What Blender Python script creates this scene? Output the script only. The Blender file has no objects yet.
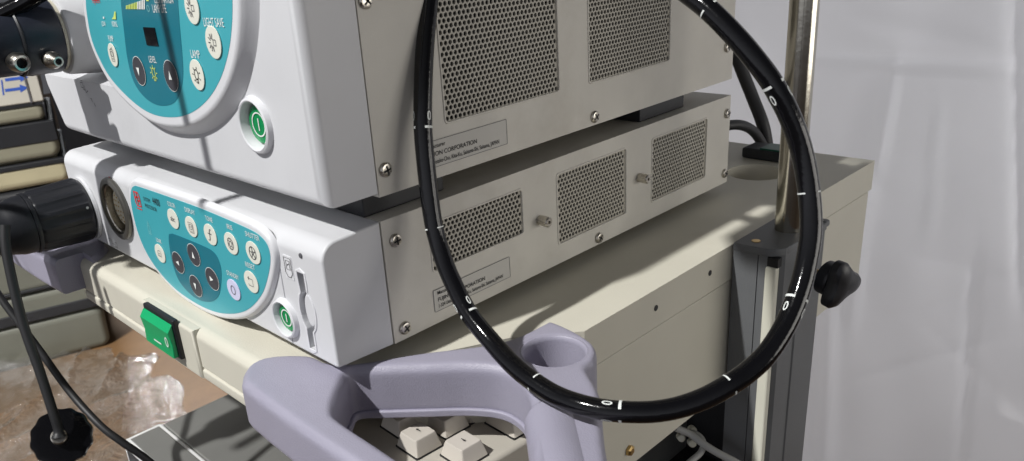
import bpy, bmesh, math, random
import numpy as np
from mathutils import Vector, Matrix
random.seed(4); rng = np.random.default_rng(4)
S = bpy.context.scene
COL = S.collection

# ------------------------------------------------------------------ camera
RC = np.array([[0.68790743, 0.72154249, -0.07848437],
               [0.22237616, -0.31246553, -0.9235335],
               [-0.69089233, 0.61785251, -0.37540121]])
_u, _s, _v = np.linalg.svd(RC); RC = _u @ _v
FPX, PX, PY = 805.0, 455.6, 261.3
CAM = np.array([0.3436, -0.2125, 0.2187])
cam = bpy.data.cameras.new('camera'); camo = bpy.data.objects.new('camera', cam); COL.objects.link(camo)
mw = Matrix.Identity(4)
for i in range(3):
    mw[i][0] = RC[0, i]; mw[i][1] = -RC[1, i]; mw[i][2] = -RC[2, i]; mw[i][3] = CAM[i]
camo.matrix_world = mw
cam.sensor_width = 36.0; cam.lens = FPX / 1024 * 36
cam.shift_x = (512 - PX) / 1024; cam.shift_y = (PY - 230.5) / 1024
cam.clip_start = 0.02; cam.clip_end = 60
cam.dof.use_dof = True; cam.dof.focus_distance = 0.56; cam.dof.aperture_fstop = 20
S.camera = camo

# ------------------------------------------------------------------ light (indoor close-up: lamps)
S.view_settings.view_transform = 'Standard'; S.view_settings.look = 'None'
S.view_settings.exposure = 0.0; S.view_settings.gamma = 1.0
W = bpy.data.worlds.new('World'); S.world = W; W.use_nodes = True
nt = W.node_tree; bg = nt.nodes['Background']      # a dim room: dark ceiling, brighter towards the front
_tc = nt.nodes.new('ShaderNodeTexCoord'); _sp = nt.nodes.new('ShaderNodeSeparateXYZ'); nt.links.new(_tc.outputs['Generated'], _sp.inputs[0])
def _m(op, a, b):
    n = nt.nodes.new('ShaderNodeMath'); n.operation = op
    for k, v in enumerate((a, b)):
        if isinstance(v, (int, float)): n.inputs[k].default_value = v
        else: nt.links.new(v, n.inputs[k])
    return n.outputs[0]
_hz = _m('SUBTRACT', 1.0, _m('ABSOLUTE', _sp.outputs['Z'], 0.0))
_fr = _m('MAXIMUM', _m('MULTIPLY', _sp.outputs['Y'], -1.0), 0.0)
_st = _m('ADD', 0.024, _m('MULTIPLY', _hz, _m('ADD', 0.075, _m('MULTIPLY', _fr, 0.62))))
nt.links.new(_st, bg.inputs[1]); bg.inputs[0].default_value = (0.90, 0.92, 1.0, 1)
def lamp(name, kind, loc, target, energy, color=(1, 1, 1), **kw):
    l = bpy.data.lights.new(name, kind); l.energy = energy; l.color = color
    for k, v in kw.items(): setattr(l, k, v)
    o = bpy.data.objects.new(name, l); COL.objects.link(o)
    o.location = loc
    o.rotation_euler = (Vector(target) - Vector(loc)).to_track_quat('-Z', 'Y').to_euler()
    return o
LDIR = Vector((0.11, 0.80, -1.0)).normalized()
KEY_AT = Vector((-0.14, 0.08, 0.0))
lamp('key_lamp', 'SPOT', KEY_AT - LDIR * 4.0, KEY_AT, 800, (1.0, 0.99, 0.975),
     spot_size=math.radians(10.8), spot_blend=0.10, shadow_soft_size=0.050)
lamp('sheet_lamp', 'AREA', (-0.05, 1.9, -0.1), (-0.05, 1.15, -0.1), 29, (0.98, 0.98, 1.0), shape='RECTANGLE', size=2.6, size_y=2.0)   # added behind the cloth, brightens it from the back
lamp('side_lamp', 'AREA', (1.5, 0.95, 0.10), (0.0, 0.35, 0.0), 3.7, (1.0, 0.965, 0.91), shape='RECTANGLE', size=1.2, size_y=0.6, spread=math.radians(120))  # added fill for the faces that look to the right
lamp('grazing_lamp', 'AREA', (1.15, 0.90, 0.25), (-0.15, 1.07, -0.25), 0.75, (0.99, 0.99, 1.0), shape='RECTANGLE', size=0.12, size_y=0.9, spread=math.radians(42))  # added lamp that rakes the cloth so its creases show
lamp('left_fill_lamp', 'AREA', (-1.0, -1.3, 1.3), (-1.7, 0.4, -0.7), 15, (1.0, 0.98, 0.95), shape='RECTANGLE', size=0.35, size_y=0.35, spread=math.radians(70))  # added fill that brightens the stack and floor at the left

lamp('film_glint_lamp', 'AREA', (-3.1, 0.65, 1.25), (-1.45, 0.15, -0.75), 4.2, (0.95, 0.98, 1.0), shape='RECTANGLE', size=0.35, size_y=0.3, spread=math.radians(38))  # added lamp that puts glints on the floor film

# ------------------------------------------------------------------ pixel -> point on a real plane
def ray(x, y): return RC.T @ np.array([(x - PX) / FPX, (y - PY) / FPX, 1.0])
def on(ax, val, x, y):
    d = ray(x, y); t = (val - CAM[ax]) / d[ax]; return Vector(CAM + t * d)
def at(x, y, depth): return Vector(CAM + depth * ray(x, y))
def project(p):
    q = RC @ (np.array(p) - CAM); return PX + FPX * q[0] / q[2], PY + FPX * q[1] / q[2]

# ------------------------------------------------------------------ materials
def mat(name, col, rough=0.5, metal=0.0, var=0.06, scale=18.0, bump=0.0, bscale=600.0, coat=0.0, spec=0.5, trans=0.0, alpha=1.0, rvar=0.1, dirt=None, dscale=6.0, damt=0.5):
    m = bpy.data.materials.new(name); m.use_nodes = True
    nt = m.node_tree; b = nt.nodes['Principled BSDF']; L = nt.links.new
    tc = nt.nodes.new('ShaderNodeTexCoord')
    n = nt.nodes.new('ShaderNodeTexNoise'); n.inputs['Scale'].default_value = scale; n.inputs['Detail'].default_value = 6
    L(tc.outputs['Object'], n.inputs['Vector'])
    r = nt.nodes.new('ShaderNodeValToRGB')
    r.color_ramp.elements[0].position = 0.3; r.color_ramp.elements[1].position = 0.7
    c = np.array(col)
    r.color_ramp.elements[0].color = (*np.clip(c * (1 - var), 0, 1), 1); r.color_ramp.elements[1].color = (*np.clip(c * (1 + var), 0, 1), 1)
    L(n.outputs['Fac'], r.inputs['Fac'])
    out = r.outputs['Color']
    if dirt is not None:
        n3 = nt.nodes.new('ShaderNodeTexNoise'); n3.inputs['Scale'].default_value = dscale; n3.inputs['Detail'].default_value = 9; n3.inputs['Roughness'].default_value = 0.7
        L(tc.outputs['Object'], n3.inputs['Vector'])
        r3 = nt.nodes.new('ShaderNodeValToRGB'); r3.color_ramp.elements[0].position = 0.55; r3.color_ramp.elements[1].position = 0.72
        r3.color_ramp.elements[1].color = (damt, damt, damt, 1)
        r3.color_ramp.elements[0].color = (0, 0, 0, 1)
        L(n3.outputs['Fac'], r3.inputs['Fac'])
        mx = nt.nodes.new('ShaderNodeMixRGB'); mx.inputs['Color2'].default_value = (*dirt, 1)
        L(r3.outputs['Color'], mx.inputs['Fac']); L(out, mx.inputs['Color1']); out = mx.outputs['Color']
    L(out, b.inputs['Base Color'])
    mr = nt.nodes.new('ShaderNodeMapRange'); mr.inputs['To Min'].default_value = max(0.02, rough * (1 - rvar)); mr.inputs['To Max'].default_value = min(1, rough * (1 + rvar))
    L(n.outputs['Fac'], mr.inputs['Value']); L(mr.outputs['Result'], b.inputs['Roughness'])
    b.inputs['Metallic'].default_value = metal; b.inputs['Coat Weight'].default_value = coat
    b.inputs['Specular IOR Level'].default_value = spec; b.inputs['Transmission Weight'].default_value = trans; b.inputs['Alpha'].default_value = alpha
    if bump > 0:
        n2 = nt.nodes.new('ShaderNodeTexNoise'); n2.inputs['Scale'].default_value = bscale; n2.inputs['Detail'].default_value = 3
        L(tc.outputs['Object'], n2.inputs['Vector'])
        bp = nt.nodes.new('ShaderNodeBump'); bp.inputs['Strength'].default_value = bump; bp.inputs['Distance'].default_value = 0.001
        L(n2.outputs['Fac'], bp.inputs['Height']); L(bp.outputs['Normal'], b.inputs['Normal'])
    return m
WHITE = mat('white_plastic', (0.645, 0.65, 0.665), 0.42, bump=0.08, bscale=1500, var=0.03, dirt=(0.52, 0.52, 0.53), dscale=11, damt=0.35)
RIMW = mat('rim_plastic', (0.72, 0.725, 0.745), 0.38, var=0.02)
CASE = mat('case_paint', (0.64, 0.615, 0.55), 0.42, metal=0.0, bump=0.10, bscale=1400, var=0.05, scale=30, dirt=(0.45, 0.41, 0.34), dscale=8, damt=0.4)
GRILLE = mat('grille_paint', (0.46, 0.435, 0.37), 0.45, metal=0.0, var=0.05)
DARK = mat('dark_inside', (0.012, 0.012, 0.013), 0.8)
TEAL = mat('teal_film', (0.06, 0.40, 0.46), 0.33, var=0.03)
TEALD = mat('dark_teal_film', (0.012, 0.175, 0.235), 0.33, var=0.03)
BTN = mat('button_cream', (0.78, 0.78, 0.68), 0.4, var=0.02)
BTNL = mat('button_lilac', (0.66, 0.66, 0.86), 0.4, var=0.02)
BTNG = mat('button_grey', (0.055, 0.055, 0.065), 0.4)
INK = mat('black_ink', (0.02, 0.02, 0.02), 0.6)
INKG = mat('grey_ink', (0.10, 0.10, 0.11), 0.6)
INKW = mat('white_ink', (0.80, 0.83, 0.80), 0.6)
INKY = mat('yellow_green_ink', (0.62, 0.75, 0.18), 0.5)
INKT = mat('pale_teal_ink', (0.25, 0.55, 0.55), 0.6)
RED = mat('red_ink', (0.70, 0.045, 0.04), 0.5)
GREEN = mat('green_plastic', (0.0, 0.26, 0.075), 0.28, coat=0.3)
GREENR = mat('green_rocker', (0.003, 0.36, 0.13), 0.35)
STICK = mat('paper_sticker', (0.56, 0.545, 0.50), 0.55, var=0.03)
STEEL = mat('screw_steel', (0.55, 0.52, 0.46), 0.28, metal=1.0, var=0.15, scale=300)
BRASS = mat('brass', (0.60, 0.42, 0.18), 0.35, metal=1.0)
CHROME = mat('pole_steel', (0.50, 0.475, 0.41), 0.17, metal=1.0, var=0.12, scale=60, bump=0.05, bscale=300)
CREAM = mat('cream_paint', (0.625, 0.60, 0.505), 0.5, bump=0.15, bscale=900, var=0.03, dirt=(0.44, 0.40, 0.31), dscale=9, damt=0.28)
LILAC = mat('lilac_plastic', (0.335, 0.322, 0.40), 0.42, bump=0.28, bscale=1300, var=0.04, dirt=(0.27, 0.255, 0.33), dscale=14, damt=0.4)
ALU = mat('charcoal_paint', (0.125, 0.13, 0.135), 0.5, bump=0.25, bscale=1600, var=0.08)
IVORY = mat('ivory_strip', (0.66, 0.65, 0.55), 0.35, var=0.02)
BLACKR = mat('black_tube', (0.004, 0.004, 0.005), 0.12, spec=0.42, bump=0.10, bscale=420, var=0.2)
BLACKP = mat('black_plastic', (0.013, 0.014, 0.018), 0.42, var=0.15, bump=0.06, bscale=700)
NAVY = mat('navy_black_plastic', (0.018, 0.021, 0.032), 0.36, var=0.12, bump=0.1, bscale=900)
CORD = mat('black_cord', (0.016, 0.016, 0.017), 0.5)
KEYC = mat('key_plastic', (0.55, 0.51, 0.45), 0.55, bump=0.12, bscale=2000, var=0.02)
KBC = mat('keyboard_case', (0.47, 0.44, 0.38), 0.55, bump=0.12, bscale=1500, var=0.03)
GREYM = mat('grey_metal', (0.26, 0.26, 0.245), 0.38, metal=0.35, var=0.06, scale=9)
FRAMEW = mat('white_frame', (0.72, 0.72, 0.71), 0.4, var=0.03)
OLIVE = mat('olive_case', (0.235, 0.225, 0.165), 0.5, var=0.09, scale=7, dirt=(0.33, 0.31, 0.24), dscale=5)
TAN = mat('tan_case', (0.40, 0.36, 0.235), 0.55, var=0.09, scale=7)
GREYC = mat('grey_case', (0.135, 0.138, 0.112), 0.5, var=0.07, scale=7)
BANDB = mat('black_band', (0.014, 0.015, 0.018), 0.45)
BOXW = mat('white_carton', (0.50, 0.48, 0.42), 0.6, var=0.04)
BLUE = mat('blue_ink', (0.035, 0.10, 0.45), 0.5)
GREYW = mat('grey_cable', (0.42, 0.42, 0.40), 0.5)
CHAR = mat('charcoal_cabinet', (0.012, 0.012, 0.014), 0.6)

# ------------------------------------------------------------------ mesh helpers
def finish(me, angle=35):
    for p in me.polygons: p.use_smooth = True
    me.set_sharp_from_angle(angle=math.radians(angle))
def obj(name, bm, m, parent=None, angle=35):
    bmesh.ops.recalc_face_normals(bm, faces=bm.faces[:]) if not getattr(bm, 'keep', False) else None
    me = bpy.data.meshes.new(name); bm.to_mesh(me); bm.free()
    finish(me, angle)
    me.materials.append(m)
    o = bpy.data.objects.new(name, me); COL.objects.link(o)
    if 8 < len(me.polygons) < 20000 and angle < 90:
        wn = o.modifiers.new('normals', 'WEIGHTED_NORMAL'); wn.keep_sharp = True; wn.weight = 60
    if parent is not None: o.parent = parent; o.matrix_parent_inverse = Matrix.Translation(-world_loc(parent))
    return o
def world_loc(o):
    v = Vector(o.location)
    if o.parent is not None and o.type == 'MESH': v = Vector((0, 0, 0))
    return v
def tag(o, label=None, cat=None, group=None, kind=None):
    if label: o['label'] = label
    if cat: o['category'] = cat
    if group: o['group'] = group
    if kind: o['kind'] = kind
    return o
def thing(name, label, cat, loc=(0, 0, 0), group=None):
    o = bpy.data.objects.new(name, None); COL.objects.link(o); o.location = loc; o.empty_display_size = 0.02
    return tag(o, label, cat, group)
def merge(bm, src):
    me = bpy.data.meshes.new('t'); src.to_mesh(me); src.free(); bm.from_mesh(me); bpy.data.meshes.remove(me)
def new(): return bmesh.new()
def box(bm, lo, hi, bev=0.0, seg=3, sel=None):
    b = bmesh.new(); bmesh.ops.create_cube(b, size=1.0)
    lo = Vector(lo); hi = Vector(hi)
    for v in b.verts: v.co = Vector([lo[i] + (v.co[i] + 0.5) * (hi[i] - lo[i]) for i in range(3)])
    if bev > 0:
        es = [e for e in b.edges if sel is None or sel((e.verts[0].co + e.verts[1].co) / 2)]
        bmesh.ops.bevel(b, geom=es, offset=bev, segments=seg, affect='EDGES', profile=0.5)
    merge(bm, b)
def basis(axis, hint=(0, 0, 1)):
    a = Vector(axis).normalized(); h = Vector(hint)
    if abs(a.dot(h)) > 0.95: h = Vector((1, 0, 0))
    u = (h - a * a.dot(h)).normalized(); v = a.cross(u); return a, u, v
def lathe(bm, prof, origin, axis, n=40, caps=True, wob=None):
    """prof: list of (distance along axis, radius)"""
    a, u, v = basis(axis); o = Vector(origin); rings = []
    for d, r in prof:
        ring = []
        for k in range(n):
            t = 2 * math.pi * k / n
            rr = r * (wob(t, d) if wob else 1.0)
            ring.append(bm.verts.new(o + a * d + (u * math.cos(t) + v * math.sin(t)) * rr))
        rings.append(ring)
    for i in range(len(rings) - 1):
        for k in range(n):
            bm.faces.new((rings[i][k], rings[i][(k + 1) % n], rings[i + 1][(k + 1) % n], rings[i + 1][k]))
    if caps: bm.faces.new(rings[0][::-1]); bm.faces.new(rings[-1])
def catmull(pts, per=10, closed=False):
    P = [np.array(p, float) for p in pts]; out = []; n = len(P)
    rngi = range(n) if closed else range(n - 1)
    for i in rngi:
        if closed: p0, p1, p2, p3 = P[(i - 1) % n], P[i], P[(i + 1) % n], P[(i + 2) % n]
        else: p0, p1, p2, p3 = P[max(i - 1, 0)], P[i], P[i + 1], P[min(i + 2, n - 1)]
        for k in range(per):
            t = k / per
            out.append(0.5 * ((2 * p1) + (-p0 + p2) * t + (2 * p0 - 5 * p1 + 4 * p2 - p3) * t * t + (-p0 + 3 * p1 - 3 * p2 + p3) * t ** 3))
    if not closed: out.append(P[-1])
    return out
def tube(bm, pts, r, n=16, closed=False):
    P = [Vector(p) for p in pts]; m = len(P); rings = []
    T = []
    for i in range(m):
        a = P[(i - 1) % m] if closed else P[max(i - 1, 0)]; b = P[(i + 1) % m] if closed else P[min(i + 1, m - 1)]
        T.append((b - a).normalized())
    _, u, _ = basis(T[0])
    for i in range(m):
        u = (u - T[i] * T[i].dot(u)).normalized(); v = T[i].cross(u)
        rr = r(i / (m - 1)) if callable(r) else r
        rings.append([bm.verts.new(P[i] + (u * math.cos(2 * math.pi * k / n) + v * math.sin(2 * math.pi * k / n)) * rr) for k in range(n)])
    for i in range(m - 1):
        for k in range(n):
            bm.faces.new((rings[i][k], rings[i][(k + 1) % n], rings[i + 1][(k + 1) % n], rings[i + 1][k]))
    bm.faces.new(rings[0][::-1]); bm.faces.new(rings[-1])
    return T
FRONT = (Vector((1, 0, 0)), Vector((0, 0, 1)))      # text right / up on a face that looks to -y
SIDE = (Vector((0, 1, 0)), Vector((0, 0, 1)))       # on a face that looks to +x
TOP = (Vector((1, 0, 0)), Vector((0, 1, 0)))
def plate(bm, loops, thick, bev=0.0, frame=FRONT, origin=(0, 0, 0), seg=3):
    """filled outline (first loop) with holes, from the origin plane outward by thick, edges rounded by bev"""
    cu = bpy.data.curves.new('c', 'CURVE'); cu.dimensions = '2D'; cu.fill_mode = 'BOTH'
    for lp in loops:
        s = cu.splines.new('POLY'); s.points.add(len(lp) - 1); s.use_cyclic_u = True
        for i, p in enumerate(lp): s.points[i].co = (p[0], p[1], 0, 1)
    cu.extrude = max(thick / 2 - bev, 0.0); cu.bevel_depth = bev; cu.bevel_resolution = seg; cu.offset = -bev
    o = bpy.data.objects.new('c', cu)
    me = bpy.data.meshes.new_from_object(o)
    r, u = frame; nrm = r.cross(u); og = Vector(origin)
    for v in me.vertices:
        c = v.co.copy(); v.co = og + r * c.x + u * c.y + nrm * (c.z + thick / 2)
    b = bmesh.new(); b.from_mesh(me); bpy.data.meshes.remove(me); bpy.data.objects.remove(o); bpy.data.curves.remove(cu)
    bmesh.ops.remove_doubles(b, verts=b.verts[:], dist=1e-6)
    merge(bm, b)
def text(bm, s, size, origin, frame=FRONT, align='CENTER', sx=1.0, bold=0.0, spacing=1.0, lift=0.00015, shear=0.0):
    cu = bpy.data.curves.new('f', 'FONT'); cu.body = s; cu.size = size; cu.align_x = align; cu.align_y = 'CENTER'
    cu.space_character = spacing; cu.offset = bold; cu.resolution_u = 3; cu.fill_mode = 'BOTH'; cu.shear = shear
    o = bpy.data.objects.new('f', cu); me = bpy.data.meshes.new_from_object(o)
    r, u = frame; nrm = r.cross(u); og = Vector(origin)
    for v in me.vertices: v.co = og + r * v.co.x * sx + u * v.co.y + nrm * lift
    b = bmesh.new(); b.from_mesh(me); bpy.data.meshes.remove(me); bpy.data.objects.remove(o); bpy.data.curves.remove(cu)
    merge(bm, b)
def fit_text(bm, s, width, size, origin, frame=FRONT, lift=0.00015):
    b = bmesh.new(); text(b, s, size, (0, 0, 0), FRONT, 'CENTER', 1.0, 0.0); xs = [v.co.x for v in b.verts]; w = max(xs) - min(xs); b.free()
    text(bm, s, size, origin, frame, 'CENTER', width / w, 0.0, 1.0, lift)
def ell(cx, cy, rx, ry, n=40): return [(cx + rx * math.cos(2 * math.pi * k / n), cy + ry * math.sin(2 * math.pi * k / n)) for k in range(n)]
def rrect(x0, y0, x1, y1, r, n=6):
    out = []
    for cx, cy, a0 in ((x1 - r, y1 - r, 0), (x0 + r, y1 - r, 90), (x0 + r, y0 + r, 180), (x1 - r, y0 + r, 270)):
        for k in range(n + 1):
            a = math.radians(a0 + 90 * k / n); out.append((cx + r * math.cos(a), cy + r * math.sin(a)))
    return out
def seg(bm, pts, w, frame, origin, th=0.0002, closed=False):
    """thin printed line along 2D points"""
    m = len(pts); pr = []
    for i in range(m):
        a = np.array(pts[(i - 1) % m] if closed or i else pts[0], float); b = np.array(pts[(i + 1) % m] if closed or i < m - 1 else pts[-1], float)
        t = b - a; t /= (np.linalg.norm(t) + 1e-12); nn = np.array([-t[1], t[0]]) * w / 2; p = np.array(pts[i], float)
        pr.append((p + nn, p - nn))
    r, u = frame; nrm = r.cross(u); og = Vector(origin) + nrm * th
    V = [[bm.verts.new(og + r * q[0] + u * q[1]) for q in pp] for pp in pr]
    for i in range(m if closed else m - 1):
        a = V[i]; b = V[(i + 1) % m]; bm.faces.new((a[0], a[1], b[1], b[0]))
def fill(bm, pts, frame, origin, th=0.0002):
    r, u = frame; nrm = r.cross(u); og = Vector(origin) + nrm * th
    bm.faces.new([bm.verts.new(og + r * p[0] + u * p[1]) for p in pts])
def offset_poly(poly, d):
    P = np.array(poly); n = len(P); out = []
    area = sum(P[i][0] * P[(i + 1) % n][1] - P[(i + 1) % n][0] * P[i][1] for i in range(n))
    sg = 1 if area > 0 else -1
    for i in range(n):
        t = P[(i + 1) % n] - P[(i - 1) % n]; t = t / (np.linalg.norm(t) + 1e-12)
        out.append(tuple(P[i] + sg * d * np.array([t[1], -t[0]])))
    return out
def cut(bm, cutters):
    """boolean difference, exact"""
    me = bpy.data.meshes.new('a'); bmesh.ops.recalc_face_normals(bm, faces=bm.faces[:]); bm.to_mesh(me); bm.free()
    o = bpy.data.objects.new('a', me); COL.objects.link(o); tmp = []
    for c in cutters:
        bmesh.ops.recalc_face_normals(c, faces=c.faces[:])
        cm = bpy.data.meshes.new('b'); c.to_mesh(cm); c.free(); co = bpy.data.objects.new('b', cm); COL.objects.link(co); tmp.append(co)
        md = o.modifiers.new('x', 'BOOLEAN'); md.operation = 'DIFFERENCE'; md.solver = 'EXACT'; md.object = co
    dg = bpy.context.evaluated_depsgraph_get(); res = bpy.data.meshes.new_from_object(o.evaluated_get(dg))
    b = bmesh.new(); b.from_mesh(res)
    bpy.data.meshes.remove(res)
    for t in tmp + [o]: m_ = t.data; bpy.data.objects.remove(t); bpy.data.meshes.remove(m_)
    return b
def perforated(bm, y0, z0, y1, z1, pitch, rad, x=0.0, depth=0.0012):
    """sheet with round holes in staggered rows on the plane x, real holes with walls"""
    pz = pitch * 0.866; ny = int((y1 - y0) / pitch); nz = int((z1 - z0) / pz)
    my = ((y1 - y0) - ny * pitch) / 2; mz = ((z1 - z0) - nz * pz) / 2
    V = lambda y, z, xx=x: bm.verts.new((xx, y, z))
    quad = lambda a, b, c, d: bm.faces.new((V(a, b), V(c, b), V(c, d), V(a, d)))
    quad(y0, z0, y1, z0 + mz); quad(y0, z1 - mz, y1, z1)
    for j in range(nz):
        za = z0 + mz + j * pz; zb = za + pz; off = pitch / 2 if j % 2 else 0.0; cnt = ny - (1 if j % 2 else 0)
        ys = y0 + my + off
        quad(y0, za, ys, zb); quad(ys + cnt * pitch, za, y1, zb)
        for i in range(cnt):
            cy = ys + (i + 0.5) * pitch; cz = (za + zb) / 2; hw = pitch / 2; hh = pz / 2
            angs = sorted([math.atan2(hh, hw) * s + b for s, b in ((1, 0), (-1, math.pi), (1, math.pi), (-1, 2 * math.pi))] + [k * math.pi / 4 for k in range(0, 8, 2)] )
            angs = sorted(set(angs + [math.radians(a) for a in (22, 68, 112, 158, 202, 248, 292, 338)]))
            outer = []; inner = []; back = []
            for a in angs:
                c, s = math.cos(a), math.sin(a); k = min(hw / max(abs(c), 1e-9), hh / max(abs(s), 1e-9))
                outer.append(V(cy + c * k, cz + s * k)); inner.append(V(cy + c * rad, cz + s * rad)); back.append(V(cy + c * rad, cz + s * rad, x - depth))
            n = len(angs)
            for k in range(n):
                q = (k + 1) % n
                bm.faces.new((outer[k], outer[q], inner[q], inner[k])); bm.faces.new((inner[k], inner[q], back[q], back[k]))
def sheet_with_holes(bm, y0, z0, y1, z1, holes, x):
    ys = sorted({y0, y1, *[h[0] for h in holes], *[h[2] for h in holes]}); zs = sorted({z0, z1, *[h[1] for h in holes], *[h[3] for h in holes]})
    for i in range(len(ys) - 1):
        for j in range(len(zs) - 1):
            cy = (ys[i] + ys[i + 1]) / 2; cz = (zs[j] + zs[j + 1]) / 2
            if any(h[0] < cy < h[2] and h[1] < cz < h[3] for h in holes): continue
            bm.faces.new([bm.verts.new((x, a, b)) for a, b in ((ys[i], zs[j]), (ys[i + 1], zs[j]), (ys[i + 1], zs[j + 1]), (ys[i], zs[j + 1]))])
    bmesh.ops.remove_doubles(bm, verts=bm.verts[:], dist=1e-6)

# ================================================================== SETTING
FLOOR = -0.75
def floor_material():
    m = mat('cardboard_floor', (0.185, 0.105, 0.048), 0.5, var=0.35, scale=2.5, dirt=(0.11, 0.06, 0.03), dscale=1.8, damt=0.7)
    return m
b = new(); box(b, (-7, -5, FLOOR - 0.05), (6, 6, FLOOR)); tag(obj('floor', b, floor_material()), kind='structure')

# white sheet hung behind the cart: folds and creases are geometry
def cloth():
    b = bmesh.new(); nx, nz = 170, 150
    x0, x1, z0, z1 = -0.66, 0.75, FLOOR + 0.005, 0.75
    X = np.linspace(x0, x1, nx); Z = np.linspace(z0, z1, nz)
    g = np.zeros((nz, nx)); XX, ZZ = np.meshgrid(X, Z)
    for k in range(38):
        fx, fz = rng.normal(0, 5.5), rng.normal(0, 4.0); g += rng.uniform(0.2, 1) * np.sin(XX * fx + ZZ * fz + rng.uniform(0, 6.28)) / (1.2 + math.hypot(fx, fz)) * 0.0026
    for k in range(26):
        fx, fz = rng.normal(0, 26), rng.normal(0, 22); g += np.sin(XX * fx + ZZ * fz + rng.uniform(0, 6.28)) * 0.00040
    def crease(xa, za, xb, zb, w, amp):
        d = np.array([xb - xa, zb - za]); L = np.linalg.norm(d); d /= L
        s = (XX - xa) * d[0] + (ZZ - za) * d[1]; t = -(XX - xa) * d[1] + (ZZ - za) * d[0]
        fade = 1 / (1 + np.exp(-(s + 0.0) / 0.02)) / (1 + np.exp((s - L) / 0.02))
        return amp * 1.1 * np.exp(-(t / (w * 0.62)) ** 2) * fade
    def pc(px, py): p = on(1, 1.05, px, py); return p.x, p.z
    for (a, c, w, amp) in (((800, 57), (1060, 76), 0.010, -0.006), ((800, 63), (890, 70), 0.012, 0.004), ((893, 74), (880, 160), 0.010, -0.007),
                           ((893, 74), (1040, 72), 0.008, 0.004), ((860, 20), (1000, 50), 0.02, 0.003), ((870, 160), (850, 330), 0.016, -0.004),
                           ((830, 300), (825, 470), 0.02, -0.006), ((1017, -10), (1022, 300), 0.012, 0.006), ((900, 250), (1010, 280), 0.02, 0.003),
                           ((740, 20), (790, 120), 0.02, -0.004), ((905, 190), (1030, 150), 0.006, 0.002), ((940, 90), (930, 240), 0.006, -0.002), ((840, 120), (900, 215), 0.007, 0.002),
                           ((960, 5), (1024, 40), 0.006, 0.002), ((850, 380), (1000, 340), 0.007, -0.003), ((975, 250), (960, 460), 0.009, 0.003), ((900, 300), (1024, 420), 0.006, 0.002), ((820, 10), (880, 40), 0.006, -0.002)):
        g += crease(*pc(*a), *pc(*c), w, amp)
    vs = [[b.verts.new((X[i], 1.05 + g[j, i] - 0.10 * max(0, (X[i] - 0.30)), Z[j])) for i in range(nx)] for j in range(nz)]
    for j in range(nz - 1):
        for i in range(nx - 1): b.faces.new((vs[j][i], vs[j][i + 1], vs[j + 1][i + 1], vs[j + 1][i]))
    return b
SHEET = mat('white_cloth', (0.74, 0.735, 0.755), 0.75, var=0.035, scale=5, bump=0.05, bscale=900)
_nt = SHEET.node_tree; _b = _nt.nodes['Principled BSDF']; _t = _nt.nodes.new('ShaderNodeBsdfTranslucent'); _t.inputs[0].default_value = (0.8, 0.8, 0.82, 1)
_x = _nt.nodes.new('ShaderNodeMixShader'); _x.inputs[0].default_value = 0.3
_nt.links.new(_b.outputs[0], _x.inputs[1]); _nt.links.new(_t.outputs[0], _x.inputs[2]); _nt.links.new(_x.outputs[0], _nt.nodes['Material Output'].inputs[0])
o = obj('backdrop_sheet', cloth(), SHEET, angle=180)
tag(o, 'creased white cloth sheet hung as a backdrop behind the cart', 'sheet')

# dark cabinet and stacked cases on the left
t = thing('dark_cabinet', 'black cabinet in the shadow behind the stack of cases', 'cabinet', (-2.0, 1.3, FLOOR))
b = new(); box(b, (-3.6, 0.95, FLOOR), (-0.72, 1.5, 1.2), 0.01); obj('body', b, CHAR, t)
b = new(); box(b, (-1.75, 0.944, FLOOR + 0.1), (-1.70, 0.949, 1.0)); obj('door_edge', b, BANDB, t)
b = new(); box(b, (-1.42, 0.90, -0.06), (-1.10, 0.948, 0.02)); obj('brown_tray', b, mat('brown_card', (0.16, 0.075, 0.04), 0.6), t)

SR = Vector((0.294, 0.956, 0)).normalized(); SN = SR.cross(Vector((0, 0, 1)))
SA = Vector((-1.783, 0.401, 0)); SF = (SR, Vector((0, 0, 1)))
def stack_case(label, s1, z0, z1, m, seam=None, dz=0.0, group='cases stacked on the floor at the left'):
    t = thing('stacked_case', label, 'case', SA + Vector((0, 0, z0)), group)
    b = new(); plate(b, [rrect(-0.75, z0, s1, z1, min(0.024, (z1 - z0) * 0.42))], 0.42, min(0.018, (z1 - z0) * 0.33), SF, SA - SN * 0.42, 4); obj('body', b, m, t)
    if seam:
        b = new(); plate(b, [rrect(-0.752, seam[0], s1 + 0.001, seam[1], 0.004)], 0.426, 0.003, SF, SA - SN * 0.423, 2); obj('dark_seam', b, BANDB, t)
    b = new(); box(b, (-0.5, z0 + (z1 - z0) * 0.55, 0.0), (-0.36, z0 + (z1 - z0) * 0.85, 0.008), 0.003)
    for v in b.verts: v.co = SA + SR * v.co.x + Vector((0, 0, v.co.y)) + SN * v.co.z
    obj('handle', b, BANDB, t)
    return t
stack_case('grey green case lying on the cardboard floor, lowest of the stack', 0.0, -0.75, -0.632, GREYC)
stack_case('grey green case with a black seam, second from the bottom of the stack', 0.006, -0.630, -0.553, GREYC, (-0.6285, -0.600))
stack_case('tall grey green case under the lilac handle, third from the bottom of the stack', -0.004, -0.551, -0.412, GREYC, (-0.5495, -0.540))
stack_case('black case level with the round black plug', -0.02, -0.410, -0.284, BANDB)
stack_case('tan case just above the round black plug', 0.012, -0.282, -0.219, TAN, (-0.2335, -0.2195))
stack_case('olive tan case with a wide black lid, below the topmost tan case', 0.004, -0.217, -0.124, OLIVE, (-0.176, -0.1245))
stack_case('tan case under the white carton, topmost case of the stack', -0.008, -0.122, -0.078, OLIVE, (-0.0815, -0.0785))
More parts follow.
